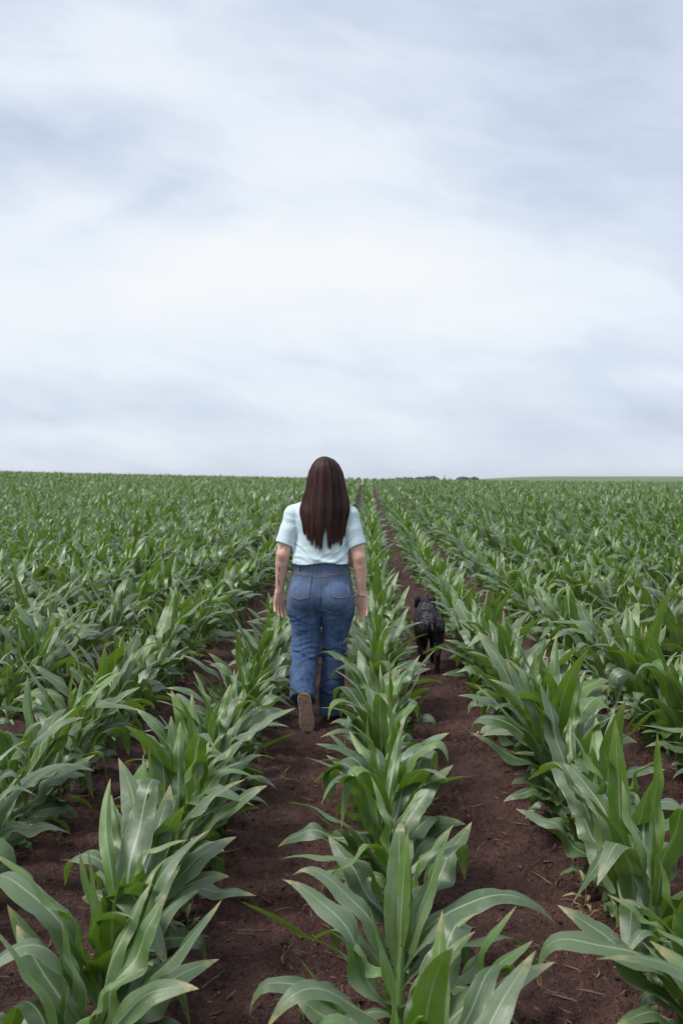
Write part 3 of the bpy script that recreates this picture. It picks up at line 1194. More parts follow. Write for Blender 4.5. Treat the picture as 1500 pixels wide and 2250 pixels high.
def hand(F, W, side, dirv, tipcurl, nrm):
    """W wrist; side +1 for the right hand; dirv along the hand; nrm palm normal"""
    W = np.array(W, float)
    d = np.array(dirv, float); d /= np.linalg.norm(d)
    n = np.array(nrm, float); n -= d * (n @ d); n /= np.linalg.norm(n)
    u = np.cross(d, n) * side          # towards the thumb
    if u[0] * side > 0:
        u = -u
    # palm: fan of metacarpals
    base = []
    for q, (off, ln) in enumerate(((0.029, 0.083), (0.0095, 0.088), (-0.011, 0.084), (-0.030, 0.075))):
        p = W + d * ln + u * off - n * 0.002
        F.cone(W + d * 0.012 + u * off * 0.5, p, 0.0165, 0.0115, 0.012)
        base.append((p, off))
    F.cone(W + d * 0.02 + u * 0.018 + n * 0.006, W + d * 0.055 + u * 0.030 + n * 0.008, 0.015, 0.012, 0.012)
    lens = ((0.036, 0.023, 0.019), (0.040, 0.026, 0.020), (0.037, 0.024, 0.019), (0.028, 0.018, 0.017))
    for q, ((p, off), L3) in enumerate(zip(base, lens)):
        splay = off * 5.0
        a = 0.0
        cur = p
        rad = [0.0098, 0.0090, 0.0082, 0.0068]
        for s_ in range(3):
            a += tipcurl[q] * (0.9, 1.1, 0.8)[s_]
            dd = d * math.cos(a) + n * math.sin(a) + u * splay
            dd /= np.linalg.norm(dd)
            nx = cur + dd * L3[s_]
            F.cone(cur, nx, rad[s_], rad[s_ + 1], 0.003)
            cur = nx
    # thumb from the side of the palm
    t0 = W + d * 0.022 + u * 0.024 + n * 0.006
    t1 = t0 + (d * 0.70 + u * 0.62 + n * 0.25) * 0.042
    t2 = t1 + (d * 0.92 + u * 0.25 + n * 0.25) * 0.034
    t3 = t2 + (d * 0.98 + u * 0.02 + n * 0.25) * 0.026
    F.cone(t0, t1, 0.0145, 0.0115, 0.010)
    F.cone(t1, t2, 0.0115, 0.0102, 0.004)
    F.cone(t2, t3, 0.0102, 0.0078, 0.003)


def build_body():
    F = Field((-0.33, -0.36, 0.04), (0.34, 0.17, 1.69), 0.0036)
    # head with a face turned along +y
    hx, hy, hz = HEAD
    F.ell((hx, hy - 0.012, hz + 0.012), (0.072, 0.088, 0.086), 0.02)
    F.ell((hx, hy + 0.022, hz - 0.045), (0.056, 0.062, 0.072), 0.03)
    F.ell((hx, hy + 0.052, hz - 0.096), (0.027, 0.026, 0.022), 0.02)      # chin
    F.cone((hx, hy + 0.083, hz - 0.005), (hx, hy + 0.103, hz - 0.038), 0.008, 0.012, 0.008)   # nose
    F.ell((hx, hy + 0.082, hz - 0.066), (0.024, 0.010, 0.008), 0.006)     # lips
    for s in (-1, 1):
        F.ell((hx + s * 0.031, hy + 0.092, hz + 0.0), (0.017, 0.012, 0.010), 0.0, sub=True)
        F.ell((hx + s * 0.074, hy - 0.004, hz - 0.018), (0.011, 0.018, 0.031), 0.006)
        F.ell((hx + s * 0.030, hy + 0.078, hz + 0.018), (0.022, 0.010, 0.006), 0.006)
    F.chain([(hx, hy - 0.01, hz - 0.06), (0.012, -0.035, 1.40)], [0.052, 0.058], 0.03)
    F.chain([(-0.10, -0.045, 1.32), (0.11, -0.045, 1.32)], [0.055, 0.055], 0.03)
    F.loft([(0.86, 0, -0.05, 0.155, 0.085), (1.0, 0, -0.05, 0.135, 0.08), (1.2, 0, -0.045, 0.135, 0.085), (1.34, 0.0, -0.045, 0.11, 0.07)], 0.03)
    # arms
    for A, B, Wp in ((SHL, ELL, WRL), (SHR, ELR, WRR)):
        A, B, Wp = (np.array(q, float) for q in (A, B, Wp))
        F.chain([A, A + (B - A) * 0.45, B], [0.050, 0.048, 0.042], 0.004)
        F.chain([B, B + (Wp - B) * 0.25, B + (Wp - B) * 0.6, Wp], [0.0425, 0.0415, 0.0345, 0.0255], 0.004)
        F.cone(Wp, Wp + (Wp - B) / np.linalg.norm(Wp - B) * 0.02, 0.0262, 0.021, 0.012)
        F.ell(B + np.array([0, -0.034, 0.0]), (0.018, 0.012, 0.022), 0.018)
    hand(F, WRL, -1, (-0.02, 0.10, -1), (0.20, 0.24, 0.30, 0.36), (0.42, -0.90, -0.05))
    hand(F, WRR, 1, (0.03, 0.06, -1), (0.12, 0.18, 0.26, 0.34), (-0.45, -0.90, 0.0))
    # legs inside the jeans
    F.chain([HIP_L, KN_L, ANK_L], [0.085, 0.05, 0.034], 0.03)
    F.chain([HIP_R, KN_R, ANK_R], [0.085, 0.05, 0.034], 0.03)
    V, Q = F.mesh()
    V = relax(V, Q, 4, 0.5)
    o = mesh_np('body', V, Q, M_SKIN, woman)
    return o, BVHTree.FromPolygons([Vector(v) for v in V], [tuple(q) for q in Q])


def fold3(X, Y, Z, f, seed):
    sh = np.broadcast(X, Y, Z).shape
    b = [np.broadcast_to(q, sh) for q in (X, Y, Z)]
    return vnoise(b[0] * f[0], b[1] * f[1], seed, b[2] * f[2])


def build_jeans():
    F = Field((-0.26, -0.42, 0.02), (0.26, 0.17, 1.035), 0.0055)
    # seat
    F.loft([(0.70, 0.0, -0.045, 0.190, 0.105), (0.75, 0.0, -0.05, 0.210, 0.122), (0.80, 0.0, -0.052, 0.210, 0.128), (0.88, 0.0, -0.05, 0.197, 0.118),
            (0.95, 0.0, -0.047, 0.184, 0.108), (1.025, 0.0, -0.045, 0.177, 0.103)], 0.0, 2.4)
    for s in (-1, 1):
        F.ell((s * 0.096, -0.128, 0.790), (0.098, 0.074, 0.105), 0.010)
    # legs
    # right leg: stands in front, nearly straight
    F.loft([(0.028, 0.058, -0.006, 0.074, 0.100), (0.12, 0.062, -0.004, 0.080, 0.098), (0.20, 0.068, 0.0, 0.079, 0.093), (0.30, 0.074, 0.008, 0.076, 0.086),
            (0.42, 0.085, 0.012, 0.080, 0.088), (0.52, 0.092, 0.0, 0.080, 0.096), (0.62, 0.100, -0.022, 0.098, 0.112), (0.70, 0.108, -0.040, 0.114, 0.122), (0.78, 0.105, -0.045, 0.106, 0.120)], 0.012, 2.2)
    # left leg: thigh
    F.loft([(0.44, -0.092, -0.03, 0.084, 0.092), (0.52, -0.091, -0.032, 0.086, 0.098), (0.62, -0.095, -0.040, 0.098, 0.112), (0.70, -0.106, -0.045, 0.114, 0.122),
            (0.78, -0.105, -0.048, 0.106, 0.120)], 0.012, 2.2)
    # left shin, swinging back
    F.chain([(-0.094, -0.028, 0.50), (-0.098, -0.055, 0.42), (-0.104, -0.150, 0.31), (-0.102, -0.268, 0.190)], [0.089, 0.084, 0.080, 0.078], 0.03)
    X, Y, Z = F.ax[0][:, None, None], F.ax[1][None, :, None], F.ax[2][None, None, :]
    # hem of the left leg: cut across the shin
    nrm = np.array([0.0, -0.74, -0.67])
    P0 = np.array([-0.10, -0.288, 0.178])
    dl = (X - P0[0]) * nrm[0] + (Y - P0[1]) * nrm[1] + (Z - P0[2]) * nrm[2]
    F.F = np.where((X < -0.005) & (Z < 0.4), np.maximum(F.F, dl), F.F).astype(np.float32)
    # creases: sharp drag folds under the seat, behind the knees, stacked at the hems
    def wr(seed, f, warp=0.35):
        sh = F.F.shape
        zz = Z + 0.018 * np.sin(X * 22 + seed) + 0.012 * np.sin(Y * 17)
        a = fold3(X, Y, zz, f, seed)
        return 1 - np.abs(a) * 2
    zc = Z + 0 * X + 0 * Y
    knee = np.exp(-((zc - 0.45) / 0.085) ** 2)
    under = np.exp(-((zc - 0.665) / 0.06) ** 2)
    low = np.exp(-((zc - 0.13) / 0.11) ** 2)
    thigh = np.exp(-((zc - 0.58) / 0.06) ** 2)
    disp = -0.0050 * wr(31, (6, 6, 30)) * (0.9 * knee + 0.15 * under + 0.8 * low + 0.25 * thigh)
    disp = disp - 0.0045 * wr(32, (8, 8, 12)) * (0.5 * knee + 0.8 * low + 0.05)
    for zf, sl_, amp, xs_ in ((0.676, 0.10, 0.006, -1), (0.640, -0.12, 0.006, -1), (0.59, 0.04, 0.004, -1), (0.470, 0.12, 0.010, -1), (0.435, -0.2, 0.012, -1), (0.40, 0.1, 0.009, -1),
                              (0.690, 0.22, 0.008, 1), (0.655, 0.02, 0.005, 1), (0.455, -0.15, 0.009, 1), (0.42, 0.2, 0.009, 1), (0.27, 0.25, 0.008, 1), (0.17, -0.3, 0.010, 1), (0.115, 0.2, 0.010, 1)):
        cx = 0.1 * xs_
        line = zc - (zf + sl_ * (X - cx) + 0.010 * np.sin(X * 45 + zf * 90))
        side = (X * xs_ > -0.01) & (Y < 0.06)
        disp = disp + np.where(side, -amp * 0.42 * np.exp(-(line / 0.007) ** 2) + amp * 0.35 * np.exp(-((line + 0.016) / 0.009) ** 2), 0)
    F.F = (F.F + disp).astype(np.float32)
    V, Q = F.mesh()
    V = relax(V, Q, 1, 0.4)
    o = mesh_np('jeans', V, Q, M_DENIM, woman)
    return o, BVHTree.FromPolygons([Vector(v) for v in V], [tuple(q) for q in Q])


def build_shirt():
    F = Field((-0.34, -0.24, 0.93), (0.35, 0.14, 1.47), 0.0052)
    F.loft([(0.968, -0.002, -0.050, 0.186, 0.122), (0.985, -0.002, -0.050, 0.190, 0.124), (1.03, -0.002, -0.050, 0.183, 0.118), (1.10, 0.0, -0.048, 0.163, 0.110), (1.18, 0.0, -0.047, 0.154, 0.110),
            (1.26, 0.0, -0.05, 0.160, 0.114), (1.32, 0.0, -0.05, 0.165, 0.106), (1.365, 0.0, -0.048, 0.142, 0.088), (1.395, 0.005, -0.045, 0.104, 0.072), (1.43, 0.01, -0.04, 0.072, 0.068)], 0.0, 2.5)
    for A, B, s in ((SHL, ELL, -1), (SHR, ELR, 1)):
        A, B = np.array(A), np.array(B)
        d = (B - A) / np.linalg.norm(B - A)
        T = A + d * 0.215
        F.chain([A - np.array([s * 0.07, 0, -0.030]), A, A + d * 0.10, T + np.array([s * 0.004, 0, 0])], [0.050, 0.056, 0.057, 0.061], 0.012)
    X, Y, Z = F.ax[0][:, None, None], F.ax[1][None, :, None], F.ax[2][None, None, :]
    zc = Z + 0 * X + 0 * Y
    # cut the sleeves across the arm
    for A, B, s in ((SHL, ELL, -1), (SHR, ELR, 1)):
        A, B = np.array(A), np.array(B)
        d = (B - A) / np.linalg.norm(B - A)
        T = A + d * 0.203
        tilt = d + np.array([s * 0.12, 0, 0]); tilt /= np.linalg.norm(tilt)
        cut = (X - T[0]) * tilt[0] + (Y - T[1]) * tilt[1] + (Z - T[2]) * tilt[2]
        m = (X * s > 0.176)
        F.F = np.where(m, np.maximum(F.F, cut), F.F).astype(np.float32)
        # hollow opening
        a, b = A + d * 0.185, A + d * 0.27
        F.cone(a, b, 0.040, 0.052, sub=True)
    # folds
    sh = F.F.shape
    n1 = fold3(X, Y, Z + 0.25 * X, (9, 6, 20), 51)
    n2 = fold3(X, Y, Z - 0.5 * X, (14, 8, 17), 52)
    low = np.exp(-((zc - 1.0) / 0.055) ** 2)
    arm = np.exp(-((np.abs(X) - 0.19) / 0.05) ** 2) * np.exp(-((zc - 1.22) / 0.10) ** 2)
    amp = 0.002 + 0.006 * low + 0.004 * arm
    F.F = (F.F - amp * (1 - 2 * np.abs(n1)) * 0.8 - (0.002 + 0.004 * low) * n2).astype(np.float32)
    # drag lines from the arm towards the waist
    for x0, z0, sl_, am in ((0.13, 1.10, 0.9, 0.007), (0.14, 1.05, 0.6, 0.007), (0.10, 1.02, 0.35, 0.007), (-0.13, 1.04, -0.3, 0.006), (-0.12, 1.10, -0.8, 0.005), (-0.02, 1.00, 0.12, 0.006), (0.05, 1.06, 0.4, 0.006)):
        line = zc - (z0 + sl_ * (X - x0) + 0.008 * np.sin(X * 40))
        near_ = np.exp(-((X - x0) / 0.07) ** 2)
        F.F = (F.F + np.where(Y < -0.03, 0.55 * near_ * (-am * np.exp(-(line / 0.008) ** 2) + am * 0.7 * np.exp(-((line + 0.018) / 0.009) ** 2)), 0)).astype(np.float32)
    # wavy hem
    hem = (0.998 + 0.006 * np.sin(X * 24 + 1) + 0.012 * X) - Z
    F.F = np.where(np.abs(X) < 0.2, np.maximum(F.F, hem), F.F).astype(np.float32)
    V, Q = F.mesh()
    V = relax(V, Q, 1, 0.4)
    return mesh_np('t_shirt', V, Q, M_SHIRT, woman), BVHTree.FromPolygons([Vector(v) for v in V], [tuple(q) for q in Q])


def drape(bvh, pts, off=0.002, dirv=(0, 1, 0), y0=-0.6, n=None):
    """project x,z points from behind on a surface; return 3-D points and normals"""
    out = []
    for (x, z) in pts:
        hit = bvh.ray_cast(Vector((x, y0, z)), Vector(dirv))
        if hit[0] is not None:
            out.append((hit[0] + hit[1] * off, hit[1]))
    return out


def dense(pts, step=0.006):
    r = []
    for a, b in zip(pts[:-1], pts[1:]):
        n = max(1, int(math.hypot(b[0] - a[0], b[1] - a[1]) / step))
        for i in range(n):
            t = i / n
            r.append((a[0] + (b[0] - a[0]) * t, a[1] + (b[1] - a[1]) * t))
    r.append(pts[-1])
    return r


def seam(bvh, pts, r=0.0016, off=0.0012):
    p = [q[0] for q in drape(bvh, dense(pts), off)]
    if len(p) < 2:
        return None
    return tube(p, r, 5)


def build_pockets(jeans, bvh):
    def patch(name, poly, nx=14, nz=14):
        # poly: top-left, top-right, right-bottom, tip, left-bottom (pentagon pocket)
        (x0, z0), (x1, z1), (x2, z2), (xt, zt), (x3, z3) = poly
        V, Q = [], []
        for j in range(nz + 1):
            f = j / nz
            for i in range(nx + 1):
                g = i / nx
                xa = x0 + (x3 - x0) * f; xb = x1 + (x2 - x1) * f
                gt = (xt - x3) / (x2 - x3)
                zb = (z3 + (zt - z3) * g / gt) if g < gt else (zt + (z2 - zt) * (g - gt) / (1 - gt))
                za = z0 + (z1 - z0) * g
                x = xa + (xb - xa) * g
                z = za + (zb - za) * f
                h = bvh.ray_cast(Vector((x, -0.6, z)), Vector((0, 1, 0)))
                p = h[0] + h[1] * 0.0035 if h[0] is not None else Vector((x, -0.1, z))
                V.append(tuple(p))
        for j in range(nz):
            for i in range(nx):
                a = j * (nx + 1) + i
                Q.append((a, a + nx + 1, a + nx + 2, a + 1))
        V = np.array(V); Q = np.array(Q)
        n0 = len(Q)
        sets_ = [(V, Q)]
        k = [(x0, z0), (x1, z1), (x2, z2), (xt, zt), (x3, z3), (x0, z0)]
        for loop, r in ((k, 0.0021),):
            s = seam(bvh, loop, r, 0.0042)
            if s: sets_.append(s)
        s = seam(bvh, [(x0 + 0.002, z0 - 0.008), (x1 - 0.002, z1 - 0.008)], 0.0016, 0.0045)
        if s: sets_.append(s)
        VV, QQ = merge(sets_)
        mi = np.r_[np.zeros(n0, int), np.ones(len(QQ) - n0, int)]
        mesh_np(name, VV, QQ, [M_DENIM, M_THREAD], jeans, matidx=mi)
    patch('back_pocket', [(-0.180, 0.940), (-0.052, 0.928), (-0.072, 0.795), (-0.128, 0.782), (-0.180, 0.800)])
    patch('back_pocket', [(0.042, 0.928), (0.172, 0.946), (0.176, 0.800), (0.125, 0.792), (0.075, 0.802)])
    # waistband, yoke and the seat seam
    sets_ = []
    for l in ([(-0.176, 0.968), (0.0, 0.961), (0.176, 0.970)], [(-0.190, 0.946), (-0.10, 0.935), (0.0, 0.913), (0.10, 0.935), (0.19, 0.950)],
              [(0.0, 0.963), (0.002, 0.86), (0.004, 0.79)]):
        s = seam(bvh, l, 0.0016, 0.0012)
        if s: sets_.append(s)
    V, Q = merge(sets_)
    mesh_np('seam', V, Q, M_THREAD, jeans)
    for x in (0.0, -0.13, 0.125):
        s = tube([q[0] for q in drape(bvh, dense([(x, 1.005), (x, 0.958)], 0.008), 0.004)], 0.0055, 6)
        mesh_np('belt_loop', s[0], s[1], M_DENIM, jeans)
    # dark side seams at the crotch line and hems
    s1 = seam(bvh, [(0.004, 0.79), (0.002, 0.72)], 0.003, 0.0)
    if s1:
        mesh_np('seat_seam', s1[0], s1[1], M_SEAM, jeans)


def shoe(ankle, heel, toe, upv, name, flat):
    """heel, toe: centre points of the sole underside; upv: away from the sole"""
    heel, toe, upv = (np.array(q, float) for q in (heel, toe, upv))
    L = np.linalg.norm(toe - heel)
    f = (toe - heel) / L
    u = upv - f * (upv @ f); u /= np.linalg.norm(u)
    s = np.cross(f, u)
    # local frame: x side, y along, z up
    def tr(V): return heel + V[:, :1] * s + V[:, 1:2] * f + V[:, 2:3] * u
    root_n = name
    F = Field((-0.07, -0.04, -0.01), (0.07, L + 0.04, 0.13), 0.004)
    X, Y, Z = F.ax[0][:, None, None], F.ax[1][None, :, None], F.ax[2][None, None, :]
    t = np.clip(Y / L, -0.05, 1.05)
    hw = np.interp(t.ravel(), [-0.035, -0.01, 0.03, 0.1, 0.25, 0.45, 0.68, 0.85, 0.95, 1.0, 1.03], [-0.012, 0.014, 0.033, 0.042, 0.044, 0.041, 0.049, 0.046, 0.035, 0.018, -0.010]).reshape(t.shape)
    cx = np.interp(t.ravel(), [0, 0.5, 1], [0, 0.004, 0]).reshape(t.shape)
    side = np.abs(X - cx) - hw
    sole = np.maximum(np.maximum(side, -Z + 0.0 * X), Z - 0.026)
    tread = 0.0012 * (np.sin(Y * 420) > 0.3) * (Z < 0.004)
    FS = Field((-0.07, -0.04, -0.01), (0.07, L + 0.04, 0.13), 0.004)
    FS.F = (sole + 0.002 + tread + 0 * X).astype(np.float32)
    V, Q = FS.mesh()
    top_h = np.interp(t.ravel(), [-0.02, 0.0, 0.3, 0.6, 0.9, 1.02], [0.075, 0.085, 0.085, 0.062, 0.042, 0.03]).reshape(t.shape)
    q = np.where(hw > 0.002, 1.0, 3.0) * np.sqrt(((X - cx) / np.maximum(hw - 0.002, 0.003)) ** 2 + (np.maximum(Z - 0.02, 0) / np.maximum(top_h - 0.02, 0.01)) ** 2)
    up = np.maximum((q - 1) * 0.03, 0.022 - Z)
    F.F = (up + 0 * X).astype(np.float32)
    V2, Q2 = F.mesh()
    o = mesh_np(name, tr(V2), Q2, M_UPPER, woman)
    n = FS.F.shape
    cen = V[Q].mean(1)
    mi = (np.abs(cen[:, 2] - 0.013) < 0.010).astype(int)
    mesh_np('sole', tr(V), Q, [M_SOLE, M_SOLERIM], o, matidx=mi)


def build_hair():
    rg = np.random.default_rng(8)
    hx = HEAD[0]
    # silhouette: z, centre x, centre y, half width, half depth
    K = np.array([(1.672, hx - 0.006, -0.028, 0.010, 0.012), (1.664, hx - 0.004, -0.028, 0.034, 0.040), (1.650, hx, -0.028, 0.056, 0.066), (1.62, hx + 0.002, -0.030, 0.080, 0.092),
                  (1.58, hx + 0.004, -0.034, 0.095, 0.104), (1.53, hx + 0.006, -0.040, 0.104, 0.108), (1.47, hx + 0.006, -0.050, 0.116, 0.104), (1.41, hx + 0.004, -0.062, 0.132, 0.100),
                  (1.35, hx + 0.002, -0.076, 0.142, 0.098), (1.28, hx - 0.002, -0.082, 0.142, 0.095), (1.20, hx - 0.006, -0.082, 0.134, 0.096), (1.05, hx - 0.014, -0.082, 0.118, 0.097)])[::-1]

    def prof(z):
        return [np.interp(z, K[:, 0], K[:, c]) for c in range(1, 5)]
    # under-volume that keeps the head covered, open towards the face
    F = Field((-0.16, -0.22, 1.10), (0.22, 0.12, 1.69), 0.006)
    F.loft([tuple(float(q) for q in r * np.array([1, 1, 1, 0.95, 0.92])) for r in K if r[0] > 1.17], 0.0, 2.1)
    X, Y, Z = F.ax[0][:, None, None], F.ax[1][None, :, None], F.ax[2][None, None, :]
    face = np.sqrt(((X - hx) / 0.078) ** 2 + ((Y - 0.115) / 0.115) ** 2 + ((Z - 1.515) / 0.125) ** 2)
    F.F = np.maximum(F.F, -(face - 1) * 0.07).astype(np.float32)
    # below the nape the hair is a sheet on the back only
    lower = Y - np.where(Z > 1.44, 1.0, -0.075)
    F.F = np.maximum(F.F, lower + 0 * X).astype(np.float32)
    rag = (1.24 + 0.03 * np.sin(X * 60) + 0.02 * np.sin(X * 131)) - Z
    F.F = np.maximum(F.F, rag + 0 * Y).astype(np.float32)
    V, Q = F.mesh()
    V = relax(V, Q, 1)
    sets_ = [(V, Q)]
    cols = [np.tile([0.2, 0, 0], (len(V), 1))]
    # strands
    nst = 2600
    locks = [(-0.122, 1.175), (-0.090, 1.140), (-0.068, 1.112), (-0.042, 1.095), (-0.018, 1.083), (0.046, 1.086), (0.066, 1.110), (0.090, 1.125), (0.110, 1.108), (0.132, 1.16)]
    for i in range(nst):
        psi = rg.uniform(math.pi * 0.97, math.pi * 2.03)      # back half (y negative)
        fan = -math.cos(psi)
        sx = math.cos(psi)
        inner = rg.uniform() ** 0.7
        lx = 0.138 * sx * 0.97
        # choose the lock this strand joins
        li = min(range(len(locks)), key=lambda q: abs(locks[q][0] - lx + rg.normal(0, 0.010)))
        lc, lz = locks[li]
        zend = lz + abs(rg.normal(0, 0.055)) + 0.15 * abs(lc - lx) - 0.012 * (rg.uniform() < 0.1)
        if abs(sx) > 0.93:
            zend += rg.uniform(0.0, 0.08)
        zt = 1.671 - 0.004 * rg.uniform()
        n = 26
        z = zt + (zend - zt) * np.linspace(0, 1, n) ** 1.25
        cx, cy, a, b_ = prof(z)
        off = 0.985 + 0.050 * inner
        ph1, ph2 = rg.uniform(0, 6.28, 2)
        wv = 0.0070 * np.sin(z * 19 + ph1) + 0.003 * np.sin(z * 50 + ph2)
        wv = wv + 0.006 * np.sin(z * 17 + li * 2.4) * np.clip((1.45 - z) * 4, 0, 1)
        cl = sstep(-(z), -1.33, -(zend + 0.01)) if zend < 1.3 else 0 * z
        tx = cx + a * sx * off + wv * np.minimum(1, (1.67 - z) * 8)
        x = tx * (1 - 0.6 * cl) + (hx - 0.006 + lc) * 0.6 * cl
        sy = math.sin(psi)
        y = cy + b_ * sy * off * (1 - 0.1 * cl)
        for q in range(n):
            if z[q] < 1.40:
                hit = shirt_bvh.ray_cast(Vector((x[q], -0.5, z[q])), Vector((0, 1, 0)))
                if hit[0] is not None and hit[0].y < 0.02:
                    y[q] = min(y[q], hit[0].y - 0.004 - 0.014 * inner)
        wd = (0.0030 + 0.0018 * rg.uniform()) * np.clip((1 - np.linspace(0, 1, n) ** 6), 0.08, 1)
        # ribbon side direction: tangent of the hull
        tnx, tny = -math.sin(psi), math.cos(psi)
        P = np.stack([x, y, z], -1)
        side = np.array([tnx * 1.0, tny * 1.0, 0.0])
        A = P + side * wd[:, None] * 0.5
        B = P - side * wd[:, None] * 0.5
        Mid = P + np.array([sx * 0.0009, sy * 0.0009, 0])
        VV = np.stack([A, Mid, B], 1).reshape(-1, 3)
        I = np.arange(n * 3).reshape(n, 3)
        QQ = np.concatenate([np.stack([I[:-1, k], I[1:, k], I[1:, k + 1], I[:-1, k + 1]], -1) for k in (0, 1)])
        sets_.append((VV, QQ))
        r = float(np.clip(0.45 * rg.uniform(0, 1) + 0.55 * (0.5 + 1.1 * vnoise(np.array([sx * 9.0]), np.array([3.3]), 13)[0]), 0, 1))
        tipw = np.clip((1.30 - z) / 0.22, 0, 1) * rg.uniform(0.2, 0.9)
        if sx > 0.75:
            tipw = np.maximum(tipw, np.clip((1.55 - z) / 0.25, 0, 1) * rg.uniform(0, 0.8))
        c = np.stack([np.full(n, r), tipw, 0 * z], -1)
        cols.append(np.repeat(c, 3, axis=0))
    # a few flyaways
    for i in range(110):
        a0 = rg.uniform(-1, 1)
        z0 = rg.uniform(1.40, 1.66)
        cx, cy, a, b_ = prof(np.array([z0]))
        sgn = -1 if a0 < 0.2 else 1
        p0 = Vector((float(cx[0] + sgn * a[0] * 0.97), float(cy[0]), z0))
        d1 = Vector((sgn * rg.uniform(0.005, 0.022), rg.uniform(-0.01, 0.01), -rg.uniform(0.02, 0.05)))
        pts = [p0, p0 + d1 * 0.6 + Vector((sgn * 0.003, 0, 0.004)), p0 + d1 * 1.2, p0 + d1 * 1.8 - Vector((sgn * 0.008, 0, 0.02))]
        v, q = tube(pts, [0.0008] * 4, 3)
        q = np.array(q)
        sets_.append((v, q)); cols.append(np.tile([0.8, 0.5, 0], (len(v), 1)))
    V, Q = merge(sets_)
    return mesh_np('hair', V, Q, M_HAIR, woman, attr=np.concatenate(cols))


body_o, body_bvh = build_body()
jeans_o, jeans_bvh = build_jeans()
build_pockets(jeans_o, jeans_bvh)
shirt_o, shirt_bvh = build_shirt()
build_hair()
shoe(None, (0.052, -0.055, gw0 - 0.004), (0.050, 0.185, gw0 - 0.002), (0, 0, 1), 'shoe', True)
gl0 = gz(WX - 0.065, WY - 0.37)
shoe(None, (-0.092, -0.352, gl0 + 0.232), (-0.064, -0.395, gl0 + 0.002), (0.02, 1.0, -0.25), 'shoe', False)
# eyes
for s in (-1, 1):
    F = Field((-0.02, -0.02, -0.02), (0.02, 0.02, 0.02), 0.003)
    F.ell((0, 0, 0), (0.0115, 0.0115, 0.0115), 0)
    V, Q = F.mesh()
    mesh_np('eye', V + np.array([HEAD[0] + s * 0.031, HEAD[1] + 0.071, HEAD[2]]), Q, M_EYE, body_o)


def tattoo():
    sets_ = []
    # three short words of script running down the left forearm, and a mark below the sleeve
    def word(x0, z0, n, amp, step, slope, seed):
        rg = random.Random(seed)
        pts = []
        for i in range(n):
            pts.append((x0 + amp * (1 if i % 2 else -1) * rg.uniform(0.35, 1.0) + slope * i * step, z0 - i * step))
        return pts
    # the drape direction looks from behind and the left
    for pts in (word(-0.262, 0.975, 8, 0.0065, 0.0045, 0.2, 1), word(-0.262, 0.925, 5, 0.005, 0.0045, -0.2, 2), word(-0.264, 0.893, 10, 0.0065, 0.0038, 0.05, 3),
                word(-0.243, 1.115, 4, 0.007, 0.006, 0.3, 4), [(-0.252, 1.106), (-0.232, 1.110)], [(-0.252, 1.094), (-0.236, 1.095)]):
        p = [q[0] for q in drape(body_bvh, dense(pts, 0.003), 0.0006, y0=-0.5)]
        p = [q for q in p if q.y < 0.0]
        if len(p) > 2:
            sets_.append(tube(p, 0.00125, 4))
    V, Q = merge(sets_)
    mesh_np('tattoo', V, Q, M_INK, body_o)


tattoo()
W_ = Vector(WRR) + Vector((0.001, 0, -0.004))
pts = [W_ + Vector((0.0290 * math.cos(a), 0.0290 * math.sin(a), -0.004 * math.cos(a))) for a in np.linspace(0, 2 * math.pi, 25)]
v, q = tube(pts, 0.0022, 6)
mesh_np('bracelet', v, q, M_BAND, woman)

# ------------------------------------------------------------------ the dog
def make_fur():
    m, t, b = mat('roan_fur')
    at_ = t.new('ShaderNodeAttribute', attribute_name='var')
    r, w, pl = t.sep(at_.outputs['Color'])
    g = t.new('ShaderNodeTexCoord').outputs['Object']
    n = t.noise(g, 75, 4, 0.75)
    n2 = t.noise(g, 13, 3, 0.6)
    f = t.math('MULTIPLY', t.maprange(n, 0.46, 0.60), t.maprange(n2, 0.34, 0.58, 0.15, 1.0))
    f = t.math('MULTIPLY', f, r)
    c = t.mix(f, (0.0055, 0.0045, 0.0060), (0.170, 0.145, 0.175))
    c = t.mix(t.math('MULTIPLY', w, 0.8), c, (0.30, 0.26, 0.29))
    t.put(b.inputs['Base Color'], c)
    b.inputs['Roughness'].default_value = 0.6
    b.inputs['Specular IOR Level'].default_value = 0.22
    bump(t, b, t.noise(g, 110, 4, 0.7), 0.7, 0.008)
    return m


M_FUR = make_fur()


